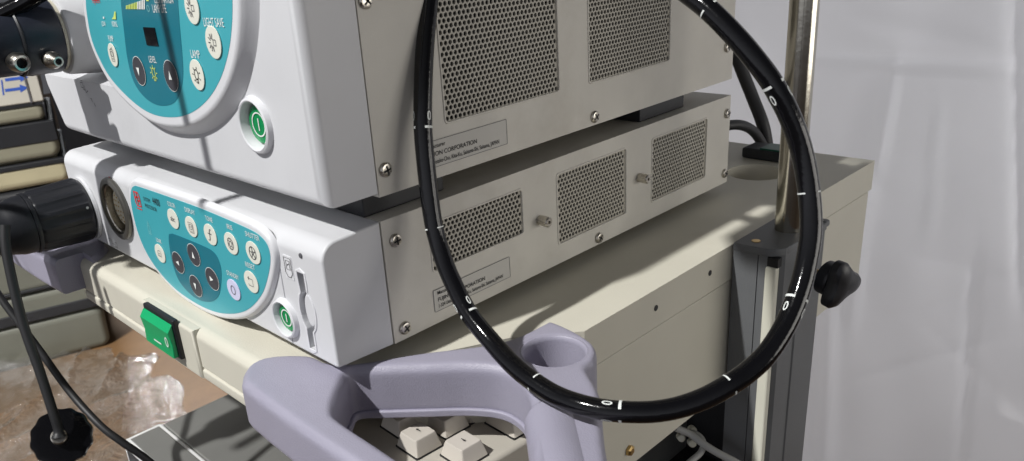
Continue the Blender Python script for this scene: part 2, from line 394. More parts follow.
t = thing('carton', 'white carton printed with blue arrows on top of the stack of cases', 'carton', SA + Vector((0, 0, -0.077)))
b = new(); plate(b, [rrect(-0.75, -0.0765, -0.004, 0.10, 0.004)], 0.40, 0.003, SF, SA - SN * 0.395, 2); obj('box', b, BOXW, t)
b = new(); box(b, (-0.034, -0.077, 0.004), (-0.030, 0.1, 0.0075))
for v in b.verts: v.co = SA + SR * v.co.x + Vector((0, 0, v.co.y)) + SN * v.co.z
obj('flap_edge', b, INKG, t)
b = new()
def sf(px, py):
    r = Vector(ray(px, py)); o_ = SA + SN * 0.0055; k = (o_ - Vector(CAM)).dot(SN) / r.dot(SN); p = Vector(CAM) + r * k - SA; return p.dot(SR), p.z
def sline(a, c, w): seg(b, [sf(*a), sf(*c)], w, SF, SA + SN * 0.0055)
for dy in (0.0, -10.5):
    sline((5, 90.5 + dy), (20, 88.5 + dy), 0.007); fill(b, [sf(19.5, 84.5 + dy), sf(28.5, 87.5 + dy), sf(20.5, 92.5 + dy)], SF, SA + SN * 0.0055)
sline((1.5, 80), (3.5, 95), 0.003); sline((-8, 80), (-6, 95), 0.003)
obj('arrow_print', b, BLUE, t)

# crumpled clear film on the floor
def film():
    b = bmesh.new(); n = 240
    x0, x1, y0, y1 = -1.95, -0.60, -0.45, 0.90
    I, J = np.meshgrid(np.linspace(0, 1, n), np.linspace(0, 1, n)); G = np.zeros((n, n))
    for k in range(60):                      # crossing folds: long sharp ridges of random direction
        a = rng.uniform(0, 3.14); c = rng.uniform(0, 1, 2); d = (I - c[0]) * math.cos(a) + (J - c[1]) * math.sin(a) + 0.02 * np.sin((I * math.sin(a) - J * math.cos(a)) * rng.uniform(4, 14) + rng.uniform(0, 6))
        e_ = -(I - c[0]) * math.sin(a) + (J - c[1]) * math.cos(a); L_ = rng.uniform(0.08, 0.35)
        G += rng.uniform(0.004, 0.022) * np.exp(-np.abs(d) / rng.uniform(0.004, 0.013)) * np.exp(-(e_ / L_) ** 2)
    for k in range(14):
        a = rng.uniform(0, 6.28); f = rng.uniform(20, 60); G += 0.0022 * np.abs(np.sin((I * math.cos(a) + J * math.sin(a)) * f + 2 * np.sin(I * 7 + k) + 2 * np.sin(J * 9 + k)))
    G += 0.018 * np.sin(I * 9 + 1) * np.sin(J * 8) + 0.02
    vs = {}
    for j in range(n):
        for i in range(n):
            x = x0 + (x1 - x0) * i / (n - 1); y = y0 + (y1 - y0) * j / (n - 1)
            edge = 0.36 + 0.22 * (x + 1.5) - 0.05 * math.sin(x * 9) - 0.025 * math.sin(x * 31 + 1)
            if y < edge: vs[i, j] = b.verts.new((x, y, FLOOR + 0.004 + max(G[j, i], 0)))
    for j in range(n - 1):
        for i in range(n - 1):
            q = [(i, j), (i + 1, j), (i + 1, j + 1), (i, j + 1)]
            if all(k in vs for k in q): b.faces.new([vs[k] for k in q])
    return b
def film_mat():
    m = bpy.data.materials.new('clear_film'); m.use_nodes = True; nt = m.node_tree; nt.nodes.clear(); L = nt.links.new
    N = lambda t: nt.nodes.new(t)
    o = N('ShaderNodeOutputMaterial'); haze = N('ShaderNodeMixShader'); tr = N('ShaderNodeBsdfTransparent'); df = N('ShaderNodeBsdfDiffuse'); gl = N('ShaderNodeBsdfGlossy'); top = N('ShaderNodeMixShader')
    tr.inputs[0].default_value = (0.97, 0.97, 0.96, 1); df.inputs[0].default_value = (0.7, 0.7, 0.7, 1); gl.inputs[0].default_value = (1, 1, 1, 1); gl.inputs['Roughness'].default_value = 0.10
    tc = N('ShaderNodeTexCoord'); n = N('ShaderNodeTexNoise'); n.inputs['Scale'].default_value = 3.0; n.inputs['Detail'].default_value = 6; n.inputs['Distortion'].default_value = 1.0
    L(tc.outputs['Object'], n.inputs['Vector'])
    r = N('ShaderNodeMapRange'); r.inputs['From Min'].default_value = 0.4; r.inputs['From Max'].default_value = 0.7; r.inputs['To Min'].default_value = 0.03; r.inputs['To Max'].default_value = 0.20
    L(n.outputs['Fac'], r.inputs['Value']); L(r.outputs[0], haze.inputs[0]); L(tr.outputs[0], haze.inputs[1]); L(df.outputs[0], haze.inputs[2])
    n2 = N('ShaderNodeTexNoise'); n2.inputs['Scale'].default_value = 22; n2.inputs['Detail'].default_value = 5; n2.inputs['Distortion'].default_value = 3.0
    L(tc.outputs['Object'], n2.inputs['Vector'])
    bp = N('ShaderNodeBump'); bp.inputs['Strength'].default_value = 0.9; bp.inputs['Distance'].default_value = 0.014
    L(n2.outputs['Fac'], bp.inputs['Height']); L(bp.outputs[0], gl.inputs['Normal'])
    fr = N('ShaderNodeFresnel'); fr.inputs['IOR'].default_value = 1.55; L(bp.outputs[0], fr.inputs['Normal'])
    fm = N('ShaderNodeMath'); fm.operation = 'MULTIPLY'; fm.inputs[1].default_value = 0.42; L(fr.outputs[0], fm.inputs[0]); L(fm.outputs[0], top.inputs[0]); L(haze.outputs[0], top.inputs[1]); L(gl.outputs[0], top.inputs[2]); L(top.outputs[0], o.inputs[0])
    return m
o = obj('plastic_film', film(), film_mat(), angle=28); tag(o, 'crumpled clear plastic film spread over the cardboard floor', 'film')

# ================================================================== CART
SHZ = -0.012
cart = thing('equipment_cart', 'cream equipment cart with lilac grab handles, charcoal column and a green rocker switch', 'cart', (-0.195, 0.28, FLOOR))
XL, XR, YF, YB = -0.457, 0.067, -0.020, 0.580

b = new(); box(b, (XL, YF, -0.0405), (XR, YB, SHZ), 0.0075, 5, sel=lambda c: c.y < YF + 1e-4 and c.z > -0.02)
c1 = new(); plate(c1, [[(0.02, -0.2), (0.3, -0.2), (0.3, 0.136), (0.0675, 0.136), (0.036, 0.100), (0.0, 0.030), (-0.03, -0.0195), (-0.03, -0.2)]], 0.2, 0, TOP, (0, 0, -0.1))
c2 = new(); plate(c2, [[(-0.36, -0.2), (-0.36, -0.0195), (-0.39, 0.030), (-0.426, 0.100), (-0.4575, 0.136), (-0.7, 0.136), (-0.7, -0.2)]], 0.2, 0, TOP, (0, 0, -0.1))
HX, HY, HR = -0.006, 0.4905, 0.0265
c3 = new(); lathe(c3, [(-0.2, HR), (0.2, HR)], (HX, HY, 0), (0, 0, 1), 48)
b = cut(b, [c1, c2, c3]); obj('shelf_top', b, CREAM, cart)
b = new(); lathe(b, [(0.0, HR - 0.0003), (0.026, HR - 0.0003), (0.026, HR + 0.002), (0.0, HR + 0.002), (0.0, HR - 0.0003)], (HX, HY, SHZ - 0.0285), (0, 0, 1), 48, caps=False)
obj('cable_well', b, CREAM, cart)
b = new(); box(b, (-0.358, YF - 0.0005, -0.0505), (-0.032, 0.02, -0.042), 0.002); box(b, (-0.33, 0.0, -0.066), (-0.06, 0.03, -0.052), 0.002); obj('front_rail', b, CREAM, cart)
# raised block that carries the rocker switch
bx0, bx1 = on(1, -0.0225, 143, 312).x, on(1, -0.0225, 193, 340).x
b = new(); box(b, (bx0, -0.0225, -0.0495), (bx1, -0.010, -0.0126), 0.0024, 3, sel=lambda c: c.y < -0.02); obj('switch_block', b, CREAM, cart)
FY = -0.0296; f0 = on(1, FY, 144.5, 322); f1 = on(1, FY, 171, 350); zt_ = (f0.z + on(1, FY, 170, 331).z) / 2; zb_ = (f1.z + on(1, FY, 145.5, 345.5).z) / 2
f0.x = on(1, FY, 145, 334).x; f1.x = on(1, FY, 170, 341).x
sw = new(); box(sw, (f0.x - 0.0012, -0.0258, zb_ - 0.0022), (f1.x + 0.0020, -0.0215, zt_ + 0.0085), 0.0012); swo = obj('switch_frame', sw, BANDB, cart)
b = new(); prof = [(-0.0260, zt_ + 0.0050), (-0.0268, zt_ + 0.0046), (FY - 0.0006, zt_), (FY + 0.0006, (zt_ + zb_) / 2), (FY, zb_), (-0.0260, zb_)]
plate(b, [prof], f1.x - f0.x, 0.0006, SIDE, (f0.x, 0, 0)); rk = obj('rocker', b, GREENR, swo)
rk['label'] = 'green rocker marked with a line and a circle'
b = new(); m0, m1, m2 = (on(1, FY, *q) for q in ((154.5, 339), (161.0, 340.5), (167.0, 342)))
seg(b, [(m0.x, m0.z), (m1.x, m0.z)], 0.0012, FRONT, (0, FY - 0.0001, 0), 0.0003); obj('line_mark', b, INKW, rk)
b = new(); seg(b, ell(m2.x, m2.z, 0.0019, 0.0034, 24), 0.0010, FRONT, (0, FY - 0.0001, 0), 0.0003, True); obj('circle_mark', b, INKW, rk)
b = new(); plate(b, [[(0.0662, 0.575), (0.058, 0.575), (0.058, 0.112), (-0.006, 0.036), (-0.002, 0.032), (0.058, 0.103), (0.0662, 0.106)]], 0.0987, 0.0012, TOP, (0, 0, -0.1405)); obj('side_panel', b, CREAM, cart)
b = new(); box(b, (-0.45, 0.55, -0.60), (0.03, 0.57, -0.045)); obj('back_panel', b, CHAR, cart)
for q in ((710, 273), (656, 308)):
    p = on(0, 0.0671, *q); b = new(); lathe(b, [(0, 0.0022), (0.0002, 0.0022)], p, (1, 0, 0), 16); obj('screw_hole', b, INK, cart)
p = on(0, 0.0664, 629, 450); b = new(); lathe(b, [(0, 0.0042), (0.002, 0.004), (0.003, 0.0025)], p, (1, 0, 0), 6); obj('bolt', b, BRASS, cart)
p = on(0, 0.0664, 844, 274); b = new(); lathe(b, [(0, 0.0042), (0.002, 0.004), (0.003, 0.0025)], p, (1, 0, 0), 12); obj('bolt', b, BANDB, cart)

# grab handles that wrap the two front corners
HO = [(-0.030, -0.040), (0.06, -0.043), (0.20, -0.043), (0.212, -0.034), (0.205, -0.015), (0.150, 0.045), (0.1205, 0.080), (0.1005, 0.096), (0.0965, 0.108), (0.085, 0.1215), (0.066, 0.1275), (0.050, 0.129), (0.0455, 0.128),
      (0.0445, 0.122), (0.0435, 0.102), (0.036, 0.082), (0.012, 0.050), (-0.006, 0.022), (-0.020, 0.009), (-0.0390, 0.0060), (-0.0575, -0.0100), (-0.0590, -0.0240), (-0.0480, -0.0355)]
HH = [(0.036, -0.0240), (0.080, -0.0255), (0.138, -0.0265), (0.1500, -0.020), (0.1340, 0.010), (0.108, 0.040), (0.095, 0.054), (0.080, 0.0635), (0.063, 0.0650), (0.046, 0.056), (0.029, 0.041), (0.011, 0.0245), (-0.003, 0.0105), (0.004, -0.001), (0.015, -0.013), (0.025, -0.0215)]
CUP = (0.0735, 0.0990)
def voxel_smooth(bm, vox, it, fac=0.5):
    me = bpy.data.meshes.new('a'); bm.to_mesh(me); bm.free(); o = bpy.data.objects.new('a', me); COL.objects.link(o)
    r = o.modifiers.new('r', 'REMESH'); r.mode = 'VOXEL'; r.voxel_size = vox
    m_ = o.modifiers.new('s', 'SMOOTH'); m_.iterations = it; m_.factor = fac
    dg = bpy.context.evaluated_depsgraph_get(); res = bpy.data.meshes.new_from_object(o.evaluated_get(dg)); b = bmesh.new(); b.from_mesh(res)
    bpy.data.meshes.remove(res); bpy.data.objects.remove(o); bpy.data.meshes.remove(me); return b
def handle(mirror):
    mx = (lambda p: (-0.39 - p[0], p[1])) if mirror else (lambda p: p)
    O_ = [mx(p) for p in catmull(HO, 6, True)]; H_ = [mx(p) for p in catmull(HH, 6, True)]
    cx, cy = mx(CUP); zt, zb, R = -0.0075, -0.0385, 0.0065
    b = new(); nl = 19; hgt = (zt - zb) / nl
    for k in range(nl):                      # cross-section: layers that draw in towards the top and bottom edges
        z = zb + hgt * k; zc = z + hgt / 2; e_ = 0.0
        if zc > zt - R: q = zc - (zt - R); e_ = R - math.sqrt(max(R * R - q * q, 0))
        rb = 0.004
        if zc < zb + rb: q = (zb + rb) - zc; e_ = rb - math.sqrt(max(rb * rb - q * q, 0))
        eo = min(e_, 0.0085)
        plate(b, [offset_poly(O_, -eo), offset_poly(H_, min(e_, 0.0095)), ell(cx, cy, 0.0192, 0.0192, 40)], hgt * 1.15, 0, TOP, (0, 0, z))
    lathe(b, [(0.0, 0.0192), (0.0, 0.0232), (0.0295, 0.0232), (0.0295, 0.0192), (0.0, 0.0192)], (cx, cy, zb + 0.001), (0, 0, 1), 48, caps=False)
    b = voxel_smooth(b, 0.0012, 4)
    if mirror:                               # this handle ends in a flat sawn face
        c_ = new(); box(c_, (-0.352, -0.2, -0.2), (0.2, -0.0150, 0.2)); b = cut(b, [c_])
    h = obj('grab_handle', b, LILAC, cart, 60)
    inner = offset_poly(H_, -0.0016); mid = offset_poly(H_, 0.006)
    b = new(); plate(b, [mid, inner], 0.005, 0.0012, TOP, (0, 0, -0.0410), 3); obj('lower_lip', b, LILAC, h, 50)
    b = new(); lathe(b, [(0.0, 0.0005), (0.0, 0.0172), (0.0355, 0.0176), (0.0376, 0.0180), (0.0386, 0.0190), (0.0384, 0.0208), (0.0370, 0.0213), (0.030, 0.0205), (-0.002, 0.0196), (-0.002, 0.0005)], (cx, cy, -0.0462), (0, 0, 1), 48, caps=False)
    bmesh.ops.bisect_plane(b, geom=b.verts[:] + b.edges[:] + b.faces[:], plane_co=(0, 0, -0.0412), plane_no=(0, 0, -1), clear_outer=True)
    obj('cup_ring', b, LILAC, h, 40)
    a = Vector((*mx((0.1065, 0.058)), -0.0195)); c = Vector((*mx((0.190, -0.022)), -0.0195)); L_ = (c - a).length
    b = new(); lathe(b, [(-0.004, 0.004), (-0.0025, 0.0095), (0.001, 0.0138), (0.005, 0.0152), (L_, 0.0152)], a, c - a, 32); obj('grip', b, LILAC, h)
handle(False); handle(True)

# unseen bars added above the instruments; they shade the shelf and column
for yy, w, rz in ((0.137, 0.034, 0.05), (0.212, 0.055, -0.04)):
    b = new(); box(b, (-0.457, yy - w / 2, 0.303), (-0.0005, yy + w / 2, 0.327), 0.004)
    bmesh.ops.rotate(b, verts=b.verts[:], cent=(0.0, yy, 0.315), matrix=Matrix.Rotation(rz, 3, 'Z')); obj('shading_cross_bar', b, CREAM, cart)
b = new(); box(b, (-0.46, -0.13, 0.300), (-0.42, 0.36, 0.3025), 0.001); obj('added_side_bar', b, CREAM, cart)
b = new(); plate(b, [[(0.035, -0.13), (0.075, -0.13), (0.075, 0.37), (0.060, 0.37), (0.060, 0.25), (0.004, 0.25), (0.0, 0.20), (0.0, 0.05), (0.018, 0.028), (0.035, 0.028)]], 0.030, 0.003, TOP, (0, 0, 0.300)); obj('added_side_bar', b, CREAM, cart)

# column with pole and clamp knob
CT = -0.0098
colp = [(0.0685, 0.312), (0.091, 0.3125), (0.0975, 0.3145), (0.1035, 0.321), (0.1048, 0.330), (0.1048, 0.388), (0.0685, 0.388)]
b = new(); plate(b, [colp], 0.006, 0.001, TOP, (0, 0, CT - 0.006)); co = obj('column', b, ALU, cart)
ins = [(0.0685, 0.3126), (0.0875, 0.3131), (0.0875, 0.320), (0.0882, 0.320), (0.0882, 0.3131), (0.0945, 0.3140), (0.0945, 0.3172), (0.1005, 0.3195), (0.1015, 0.3195), (0.1040, 0.3225), (0.1040, 0.345), (0.1030, 0.346), (0.1030, 0.349), (0.1040, 0.350), (0.1040, 0.3875), (0.0685, 0.3875)]
b = new(); plate(b, [ins[:]], 0.74, 0.0, TOP, (0, 0, FLOOR + 0.0)); obj('profile', b, ALU, co)
b = new(); box(b, (0.0938, 0.3120, FLOOR + 0.05), (0.1022, 0.3185, CT - 0.0135), 0.0015); obj('ivory_strip', b, IVORY, co)
b = new(); box(b, (0.0938, 0.3140, CT - 0.0135), (0.1025, 0.3200, CT - 0.0065)); obj('slot', b, DARK, co)
b = new(); p = on(2, CT, 756, 241); lathe(b, [(-0.002, 0.0032), (0.0004, 0.0032), (0.0006, 0.002)], p, (0, 0, 1), 20); obj('screw', b, BRASS, co)
base = Vector(on(2, CT, 788, 229)); topp = at(806.5, -25, 0.545); dirp = topp - base
b = new(); lathe(b, [(-0.005, 0.0098), (dirp.length * 2.2, 0.0098)], base, dirp, 40); obj('pole', b, CHROME, cart)
# three-lobed clamp knob on the right of the column
kp = at(824, 276, 0.617); ka = (on(0, kp.x + 0.05, 868, 287) - kp); ka = Vector((0.95, -0.22, -0.10)).normalized()
b = new(); lathe(b, [(-0.03, 0.0028), (0.006, 0.0028)], kp - ka * 0.004, ka, 16); kk = obj('clamp_screw', b, BRASS, cart)
b = new()
lathe(b, [(0.0, 0.0115), (0.001, 0.0132), (0.0085, 0.0135), (0.010, 0.0125)], kp, ka, 36)
lathe(b, [(0.009, 0.004), (0.0093, 0.0150), (0.011, 0.0182), (0.0165, 0.0185), (0.0195, 0.0160), (0.0212, 0.010), (0.0216, 0.002)], kp, ka, 90, True, lambda t, d: (0.70 + 0.42 * (0.5 + 0.5 * math.cos(3 * (t - 0.35))) ** 1.4))
obj('clamp_knob', b, BLACKP, kk)
b = new(); p = at(823.5, 223, 0.66); box(b, p - Vector((0.004, 0.004, 0.003)), p + Vector((0.004, 0.004, 0.003)), 0.002); obj('column_clip', b, ALU, co)

# ================================================================== LOWER UNIT (video processor)
def screw(bm, bmx, p, r=0.0040, axis=(1, 0, 0), rot=0.4):
    lathe(bm, [(0, r), (0.0010, r), (0.0019, r * 0.82), (0.0023, r * 0.45)], p, axis, 24)
    a, u, v = basis(axis)
    for k in range(2):
        d = u * math.cos(rot + k * math.pi / 2) + v * math.sin(rot + k * math.pi / 2); e = a.cross(d)
        q = Vector(p) + a * 0.00236
        bmx.faces.new([bmx.verts.new(q + d * s * r * 0.62 + e * w * r * 0.14) for s, w in ((-1, -1), (1, -1), (1, 1), (-1, 1))])
def add_screw(parent, p, r=0.0040, rot=0.4):
    b, x = new(), new(); screw(b, x, p, r, (1, 0, 0), rot); s = obj('screw', b, STEEL, parent); obj('screw_slot', x, INK, s)
def case_side(root, y0, y1, z0, z1, grilles, xl, pitch, rad):
    b = new(); sheet_with_holes(b, y0, z0, y1, z1, [(g[0], g[1], g[2], g[3]) for g in grilles], -0.0004)
    c = new(); box(c, (xl, y0, z0), (-0.0004, y1, z1)); bmesh.ops.delete(c, geom=[f for f in c.faces if f.normal.x > 0.9 or f.calc_center_median().x > -0.001], context='FACES'); merge(b, c)
    bmesh.ops.remove_doubles(b, verts=b.verts[:], dist=1e-6)
    es = [e for e in b.edges if len(e.link_faces) == 2 and e.calc_length() > 0.05 and abs(e.verts[0].co.x + 0.0004) < 1e-4 and abs(e.verts[1].co.x + 0.0004) < 1e-4]
    case = obj('case', b, CASE, root)
    b = new(); box(b, (xl + 0.01, y0 + 0.004, z0 + 0.002), (-0.010, y1 - 0.003, z1 - 0.002)); obj('dark_interior', b, DARK, case)
    for g in grilles:
        b = new(); perforated(b, g[0], g[1], g[2], g[3], pitch, rad, -0.0011)
        gr = obj('ventilation_grille', b, GRILLE, case)
        b = new(); m_ = 0.0009
        plate(b, [rrect(g[0] - m_, g[1] - m_, g[2] + m_, g[3] + m_, 0.0028), rrect(g[0] + 0.0004, g[1] + 0.0004, g[2] - 0.0004, g[3] - 0.0004, 0.0020)], 0.0016, 0.0005, SIDE, (-0.0014, 0, 0))
        obj('grille_rim', b, CASE, gr)
    return case
def label_sticker(root, y0, z0, y1, z1, lines, tilt=0.0):
    b = new(); plate(b, [rrect(y0, z0, y1, z1, 0.0006)], 0.0003, 0, SIDE, (-0.0004, 0, 0)); s = obj('maker_sticker', b, STICK, root)
    b = new()
    for (y, z, size, txt, sx) in lines: text(b, txt, size, (0, y, z), SIDE, 'LEFT', sx, 0.00004)
    obj('sticker_print', b, INK, s)
    b = new(); seg(b, rrect(y0, z0, y1, z1, 0.0006), 0.0003, SIDE, (-0.00005, 0, 0), 0.0001, True); obj('sticker_edge', b, INKG, s)

PT = 0.0737
P = thing('video_processor', 'lower white and beige instrument with a teal keypad, card slot and round silver socket', 'instrument', (-0.195, 0.2, -0.003))
# bezel: rounded profile drawn in y/z, extruded along x
def arc(cx, cy, r, a0, a1, n=8): return [(cx + r * math.cos(math.radians(a0 + (a1 - a0) * k / n)), cy + r * math.sin(math.radians(a0 + (a1 - a0) * k / n))) for k in range(n + 1)]
prof = [(0.0408, -0.0032), (0.0408, PT)] + [(0.020, PT - 0.0006)] + arc(0.0105, PT - 0.0115, 0.0105, 90, 178, 9) + arc(0.002, 0.0005, 0.002, 182, 270, 4)
b = new(); plate(b, [prof], 0.39, 0.0016, SIDE, (-0.39, 0, 0), 3)
cuts = []
c = new(); plate(c, [ell(-0.2855, 0.0405, 0.0215, 0.0215)], 0.05, 0, FRONT, (0, 0.022, 0)); cuts.append(c)
c = new(); plate(c, [ell(-0.0475, 0.0165, 0.0098, 0.0098)], 0.05, 0, FRONT, (0, 0.009, 0)); cuts.append(c)
slot = [(-0.0275, 0.0515), (-0.0205, 0.0515), (-0.0205, 0.0405)] + [(-0.0232 + 0.0078 * math.cos(a), 0.0275 + 0.0125 * math.sin(a)) for a in np.linspace(1.1, -1.1, 9)] + [(-0.0205, 0.0155), (-0.0205, 0.0035), (-0.0262, 0.0035), (-0.0262, 0.0150)] + [(-0.0232 - 0.0068 * math.cos(a), 0.0275 + 0.0125 * math.sin(a)) for a in np.linspace(-1.1, 1.1, 9)]
c = new(); plate(c, [slot], 0.05, 0, FRONT, (0, 0.0045, 0)); cuts.append(c)
c = new(); box(c, (-0.0465, -0.01, -0.01), (-0.0453, 0.0008, 0.0668)); cuts.append(c)
b = cut(b, cuts); bez = obj('bezel', b, WHITE, P)
b = new(); plate(b, [ [(-0.0245, 0.0507), (-0.0213, 0.0507), (-0.0213, 0.0040), (-0.0245, 0.0040)] ], 0.0004, 0, FRONT, (0, 0.0044, 0)); obj('slot_dark', b, INK, bez)
so = offset_poly(catmull(slot, 2, True), 0.0014)
b = new(); plate(b, [so, slot], 0.0012, 0.0004, FRONT, (0, 0.0006, 0)); obj('slot_rim', b, RIMW, bez)
b = new(); plate(b, [ell(-0.0232, 0.0275, 0.0052, 0.0105, 28)], 0.003, 0.0012, FRONT, (0, 0.0046, 0)); obj('slot_flap', b, WHITE, bez)
# raised keypad plate
def loft(bm, poly, steps):
    n = len(poly); R_ = []
    for off, y in steps: R_.append([bm.verts.new((q[0], y, q[1])) for q in offset_poly(poly, off)])
    for a, c in zip(R_[:-1], R_[1:]):
        for k in range(n): bm.faces.new((a[k], a[(k + 1) % n], c[(k + 1) % n], c[k]))
    bm.faces.new(R_[-1])
def px_poly(pts, y, per=8): return [tuple((v.x, v.z)) for v in [on(1, y, *p) for p in catmull(pts, per, True)]]
tealP = [(131.5, 190), (134, 186.2), (140, 187), (170, 197.2), (200, 208), (230, 220.5), (252, 230.5), (262, 237.5), (268, 246), (270.5, 257), (269.3, 271), (264.5, 289), (258, 300), (250, 308), (241, 312.3), (229, 313.6), (215, 311.5), (197.7, 304), (177, 290), (160.6, 273), (148, 255), (139, 235), (133.5, 215), (131, 200)]
tp = px_poly(tealP, -0.0032)
b = new(); loft(b, tp, [(0.0052, 0.0006), (0.0046, -0.0014), (0.0038, -0.0026), (0.0028, -0.0031), (0.0016, -0.0032)]); plP = obj('keypad_plate', b, RIMW, P)
b = new(); plate(b, [tp], 0.0003, 0, FRONT, (0, -0.0031, 0)); teP = obj('keypad_film', b, TEAL, plP)
YP = -0.0035
innerP = [(168.8, 236), (170, 250), (174, 268), (181, 283.6), (195.6, 298), (210, 301.7), (219, 295), (221.5, 275), (219, 261), (213, 251.5), (200, 244.5), (176, 234.8), (171, 233.8)]
b = new(); plate(b, [px_poly(innerP, YP)], 0.0002, 0, FRONT, (0, YP + 0.0001, 0)); obj('arrow_field', b, TEALD, teP)
def button(parent, x, z, y, m, rx=0.0082, rz=0.0072, name='button', ring=None):
    b = new(); plate(b, [ell(x, z, rx, rz, 36)], 0.0006, 0.00025, FRONT, (0, y, 0)); o = obj(name, b, m, parent)
    if ring:
        r = new(); seg(r, ell(x, z, rx * 1.01, rz * 1.01, 36), 0.0005, FRONT, (0, y, 0), 0.0004, True); obj('button_ring', r, ring, o)
    return o
def ico(parent, fn, y, m=INKG, name='icon'):
    b = new(); fn(b, y - 0.0007); obj(name, b, m, parent)
def lines(b, x, z, y, ls, w=0.0006, sc=1.0):
    w *= 0.78
    if sc < 0.01: sc *= 0.95
    for l in ls:
        closed = l[0] == 'c'; pts = l[1:] if closed else l
        seg(b, [(x + p[0] * sc, z + p[1] * sc) for p in pts], w, FRONT, (0, y, 0), 0.0002, closed)
def circ(r, n=20, cx=0, cz=0, rz=None): return ['c'] + ell(cx, cz, r, rz or r, n)
def rect(x0, z0, x1, z1): return ['c', (x0, z0), (x1, z0), (x1, z1), (x0, z1)]
U1 = 0.001
bt = {}
for nm, q, lq, wd in (('COLOR', (172.8, 218.9), (171.3, 204.8), 0.0140), ('DISPLAY', (190.9, 226.8), (189.8, 211.2), 0.0172), ('TONE', (210, 234.7), (209, 219.2), 0.0116), ('IRIS', (230.7, 243.6), (229.6, 227.2), 0.0082),
                      ('SHUTTER', (252.8, 252.9), (252.3, 236.2), 0.0196), ('LINK', (159.8, 253.5), (159, 240.8), 0.0105), ('RESET', (250.9, 282), (250.2, 266), 0.0136), ('STANDBY', (233.4, 289.9), (232.8, 275.2), 0.0186)):
    c_ = on(1, YP - 0.0006, *q); l_ = on(1, YP, *lq); bt[nm] = (button(teP, c_.x, c_.z, YP, BTNL if nm == 'STANDBY' else BTN), c_.x, c_.z)
    b = new(); fit_text(b, nm, wd * 0.82, 0.0047, (l_.x, YP, l_.z)); obj('key_caption', b, INKW, teP)
bt['STANDBY'][0]['label'] = 'pale lilac standby button'
b = new(); yi = YP - 0.0007; text(b, 'abc', 0.0056, (bt['COLOR'][1], yi, bt['COLOR'][2]), FRONT, 'CENTER', 0.9, 0.0); obj('icon', b, INKG, bt['COLOR'][0])
def I(nm, ls, w=0.0006): ico(bt[nm][0], lambda b, y: lines(b, bt[nm][1], bt[nm][2], y, ls, w, U1), YP)
I('DISPLAY', [rect(-3, -3.4, 3, 3.2), circ(2.1), [(-1, 0), (1.2, 0)], [(-2, -4.2), (3.6, -4.2), (3.6, 2.5)]], 0.0005)
I('TONE', [[(2.6, 4), (1.2, 4.1), (0.3, 2.6), (-0.5, -2.8), (-1.6, -4.2), (-3, -4)], [(-2.4, 0.8), (2.4, 0.8)]], 0.0008)
I('IRIS', [circ(3.4, 24, 0, 0, 4.0), circ(1.9, 6)] + [[(2.0 * math.cos(a), 2.0 * math.sin(a)), (3.5 * math.cos(a + 0.5), 3.9 * math.sin(a + 0.5))] for a in np.linspace(0, 6.28, 7)[:-1]], 0.0006)
I('SHUTTER', [circ(3.9, 24, 0, 0, 4.2), circ(0.9, 10)] + [[(0.9 * math.cos(a), 0.9 * math.sin(a)), (3.9 * math.cos(a), 4.1 * math.sin(a))] for a in np.linspace(0.4, 6.68, 6)[:-1]], 0.0007)
I('LINK', [[(-3, -2.2), (-3, 0.4), (-1.6, 2.4), (1.6, 2.4), (3, 0.4), (3, -2.2), (-3.2, -2.2)], [(-1.4, 0), (1.4, 0), (1.4, -2), (-1.4, -2), (-1.4, 0)]], 0.0005)
I('RESET', [[(-2.6, 2.4), (2.8, 2.4), (2.8, -2.6), (-2.6, -2.6), (-2.6, -1.4)], [(-1.4, 3.6), (-2.8, 2.4), (-1.4, 1.2)]], 0.0006)
I('STANDBY', [circ(2.7, 24, 0, 0, 3.1)], 0.0007)
for q, a in (((177.8, 262.6), 90), ((193.3, 255), 0), ((211.8, 279), -90), ((195.5, 286.1), 180)):
    c_ = on(1, YP - 0.0007, *q); x, z = c_.x, c_.z
    o = button(teP, x, z, YP - 0.0001, BTNG, 0.0086, 0.0078, 'arrow_button', INKW)
    b = new(); ca, sa = math.cos(math.radians(a)), math.sin(math.radians(a))
    fill(b, [(x + 0.001 * (p[0] * ca - p[1] * sa), z + 0.001 * (p[0] * sa + p[1] * ca)) for p in ((-1.9, -2.2), (1.9, -2.2), (0, 2.6))], FRONT, (0, YP - 0.0008, 0)); obj('arrow_mark', b, INKW, o)
def emblem(parent, x, z, y, w, h):
    b = new(); n = 3
    lines(b, x, z, y, [['c', (-w, h), (w * 0.7, h), (w, h * 0.6), (w, -h), (-w * 0.7, -h), (-w, -h * 0.6)]], w * 0.45)
    lines(b, x, z, y, [[(-w * 0.9, h * 0.15), (w * 0.5, h * 0.35)], [(-w * 0.3, -h * 0.35), (w * 0.9, -h * 0.12)], [(0, h * 0.9), (-w * 0.1, -h * 0.8)]], w * 0.42)
    lines(b, x, z, y, [[(-w, -h * 1.45), (w, -h * 1.45)]], h * 0.25)
    obj('emblem', b, RED, parent)
e = on(1, YP, 137.5, 199); emblem(teP, e.x, e.z, YP, 0.0042, 0.0052)
b = new(); e = on(1, YP, 144, 200.5); text(b, 'SYSTEM', 0.0042, (e.x, YP, e.z + 0.0015), FRONT, 'LEFT', 0.8, 0.0); text(b, '4400', 0.0078, (e.x + 0.0155, YP, e.z + 0.0026), FRONT, 'LEFT', 0.78, 0.0)
text(b, 'PROCESSOR', 0.0042, (e.x, YP, e.z - 0.0036), FRONT, 'LEFT', 0.85, 0.0); obj('model_lettering', b, INK, teP)
e = on(1, YP, 149, 227)
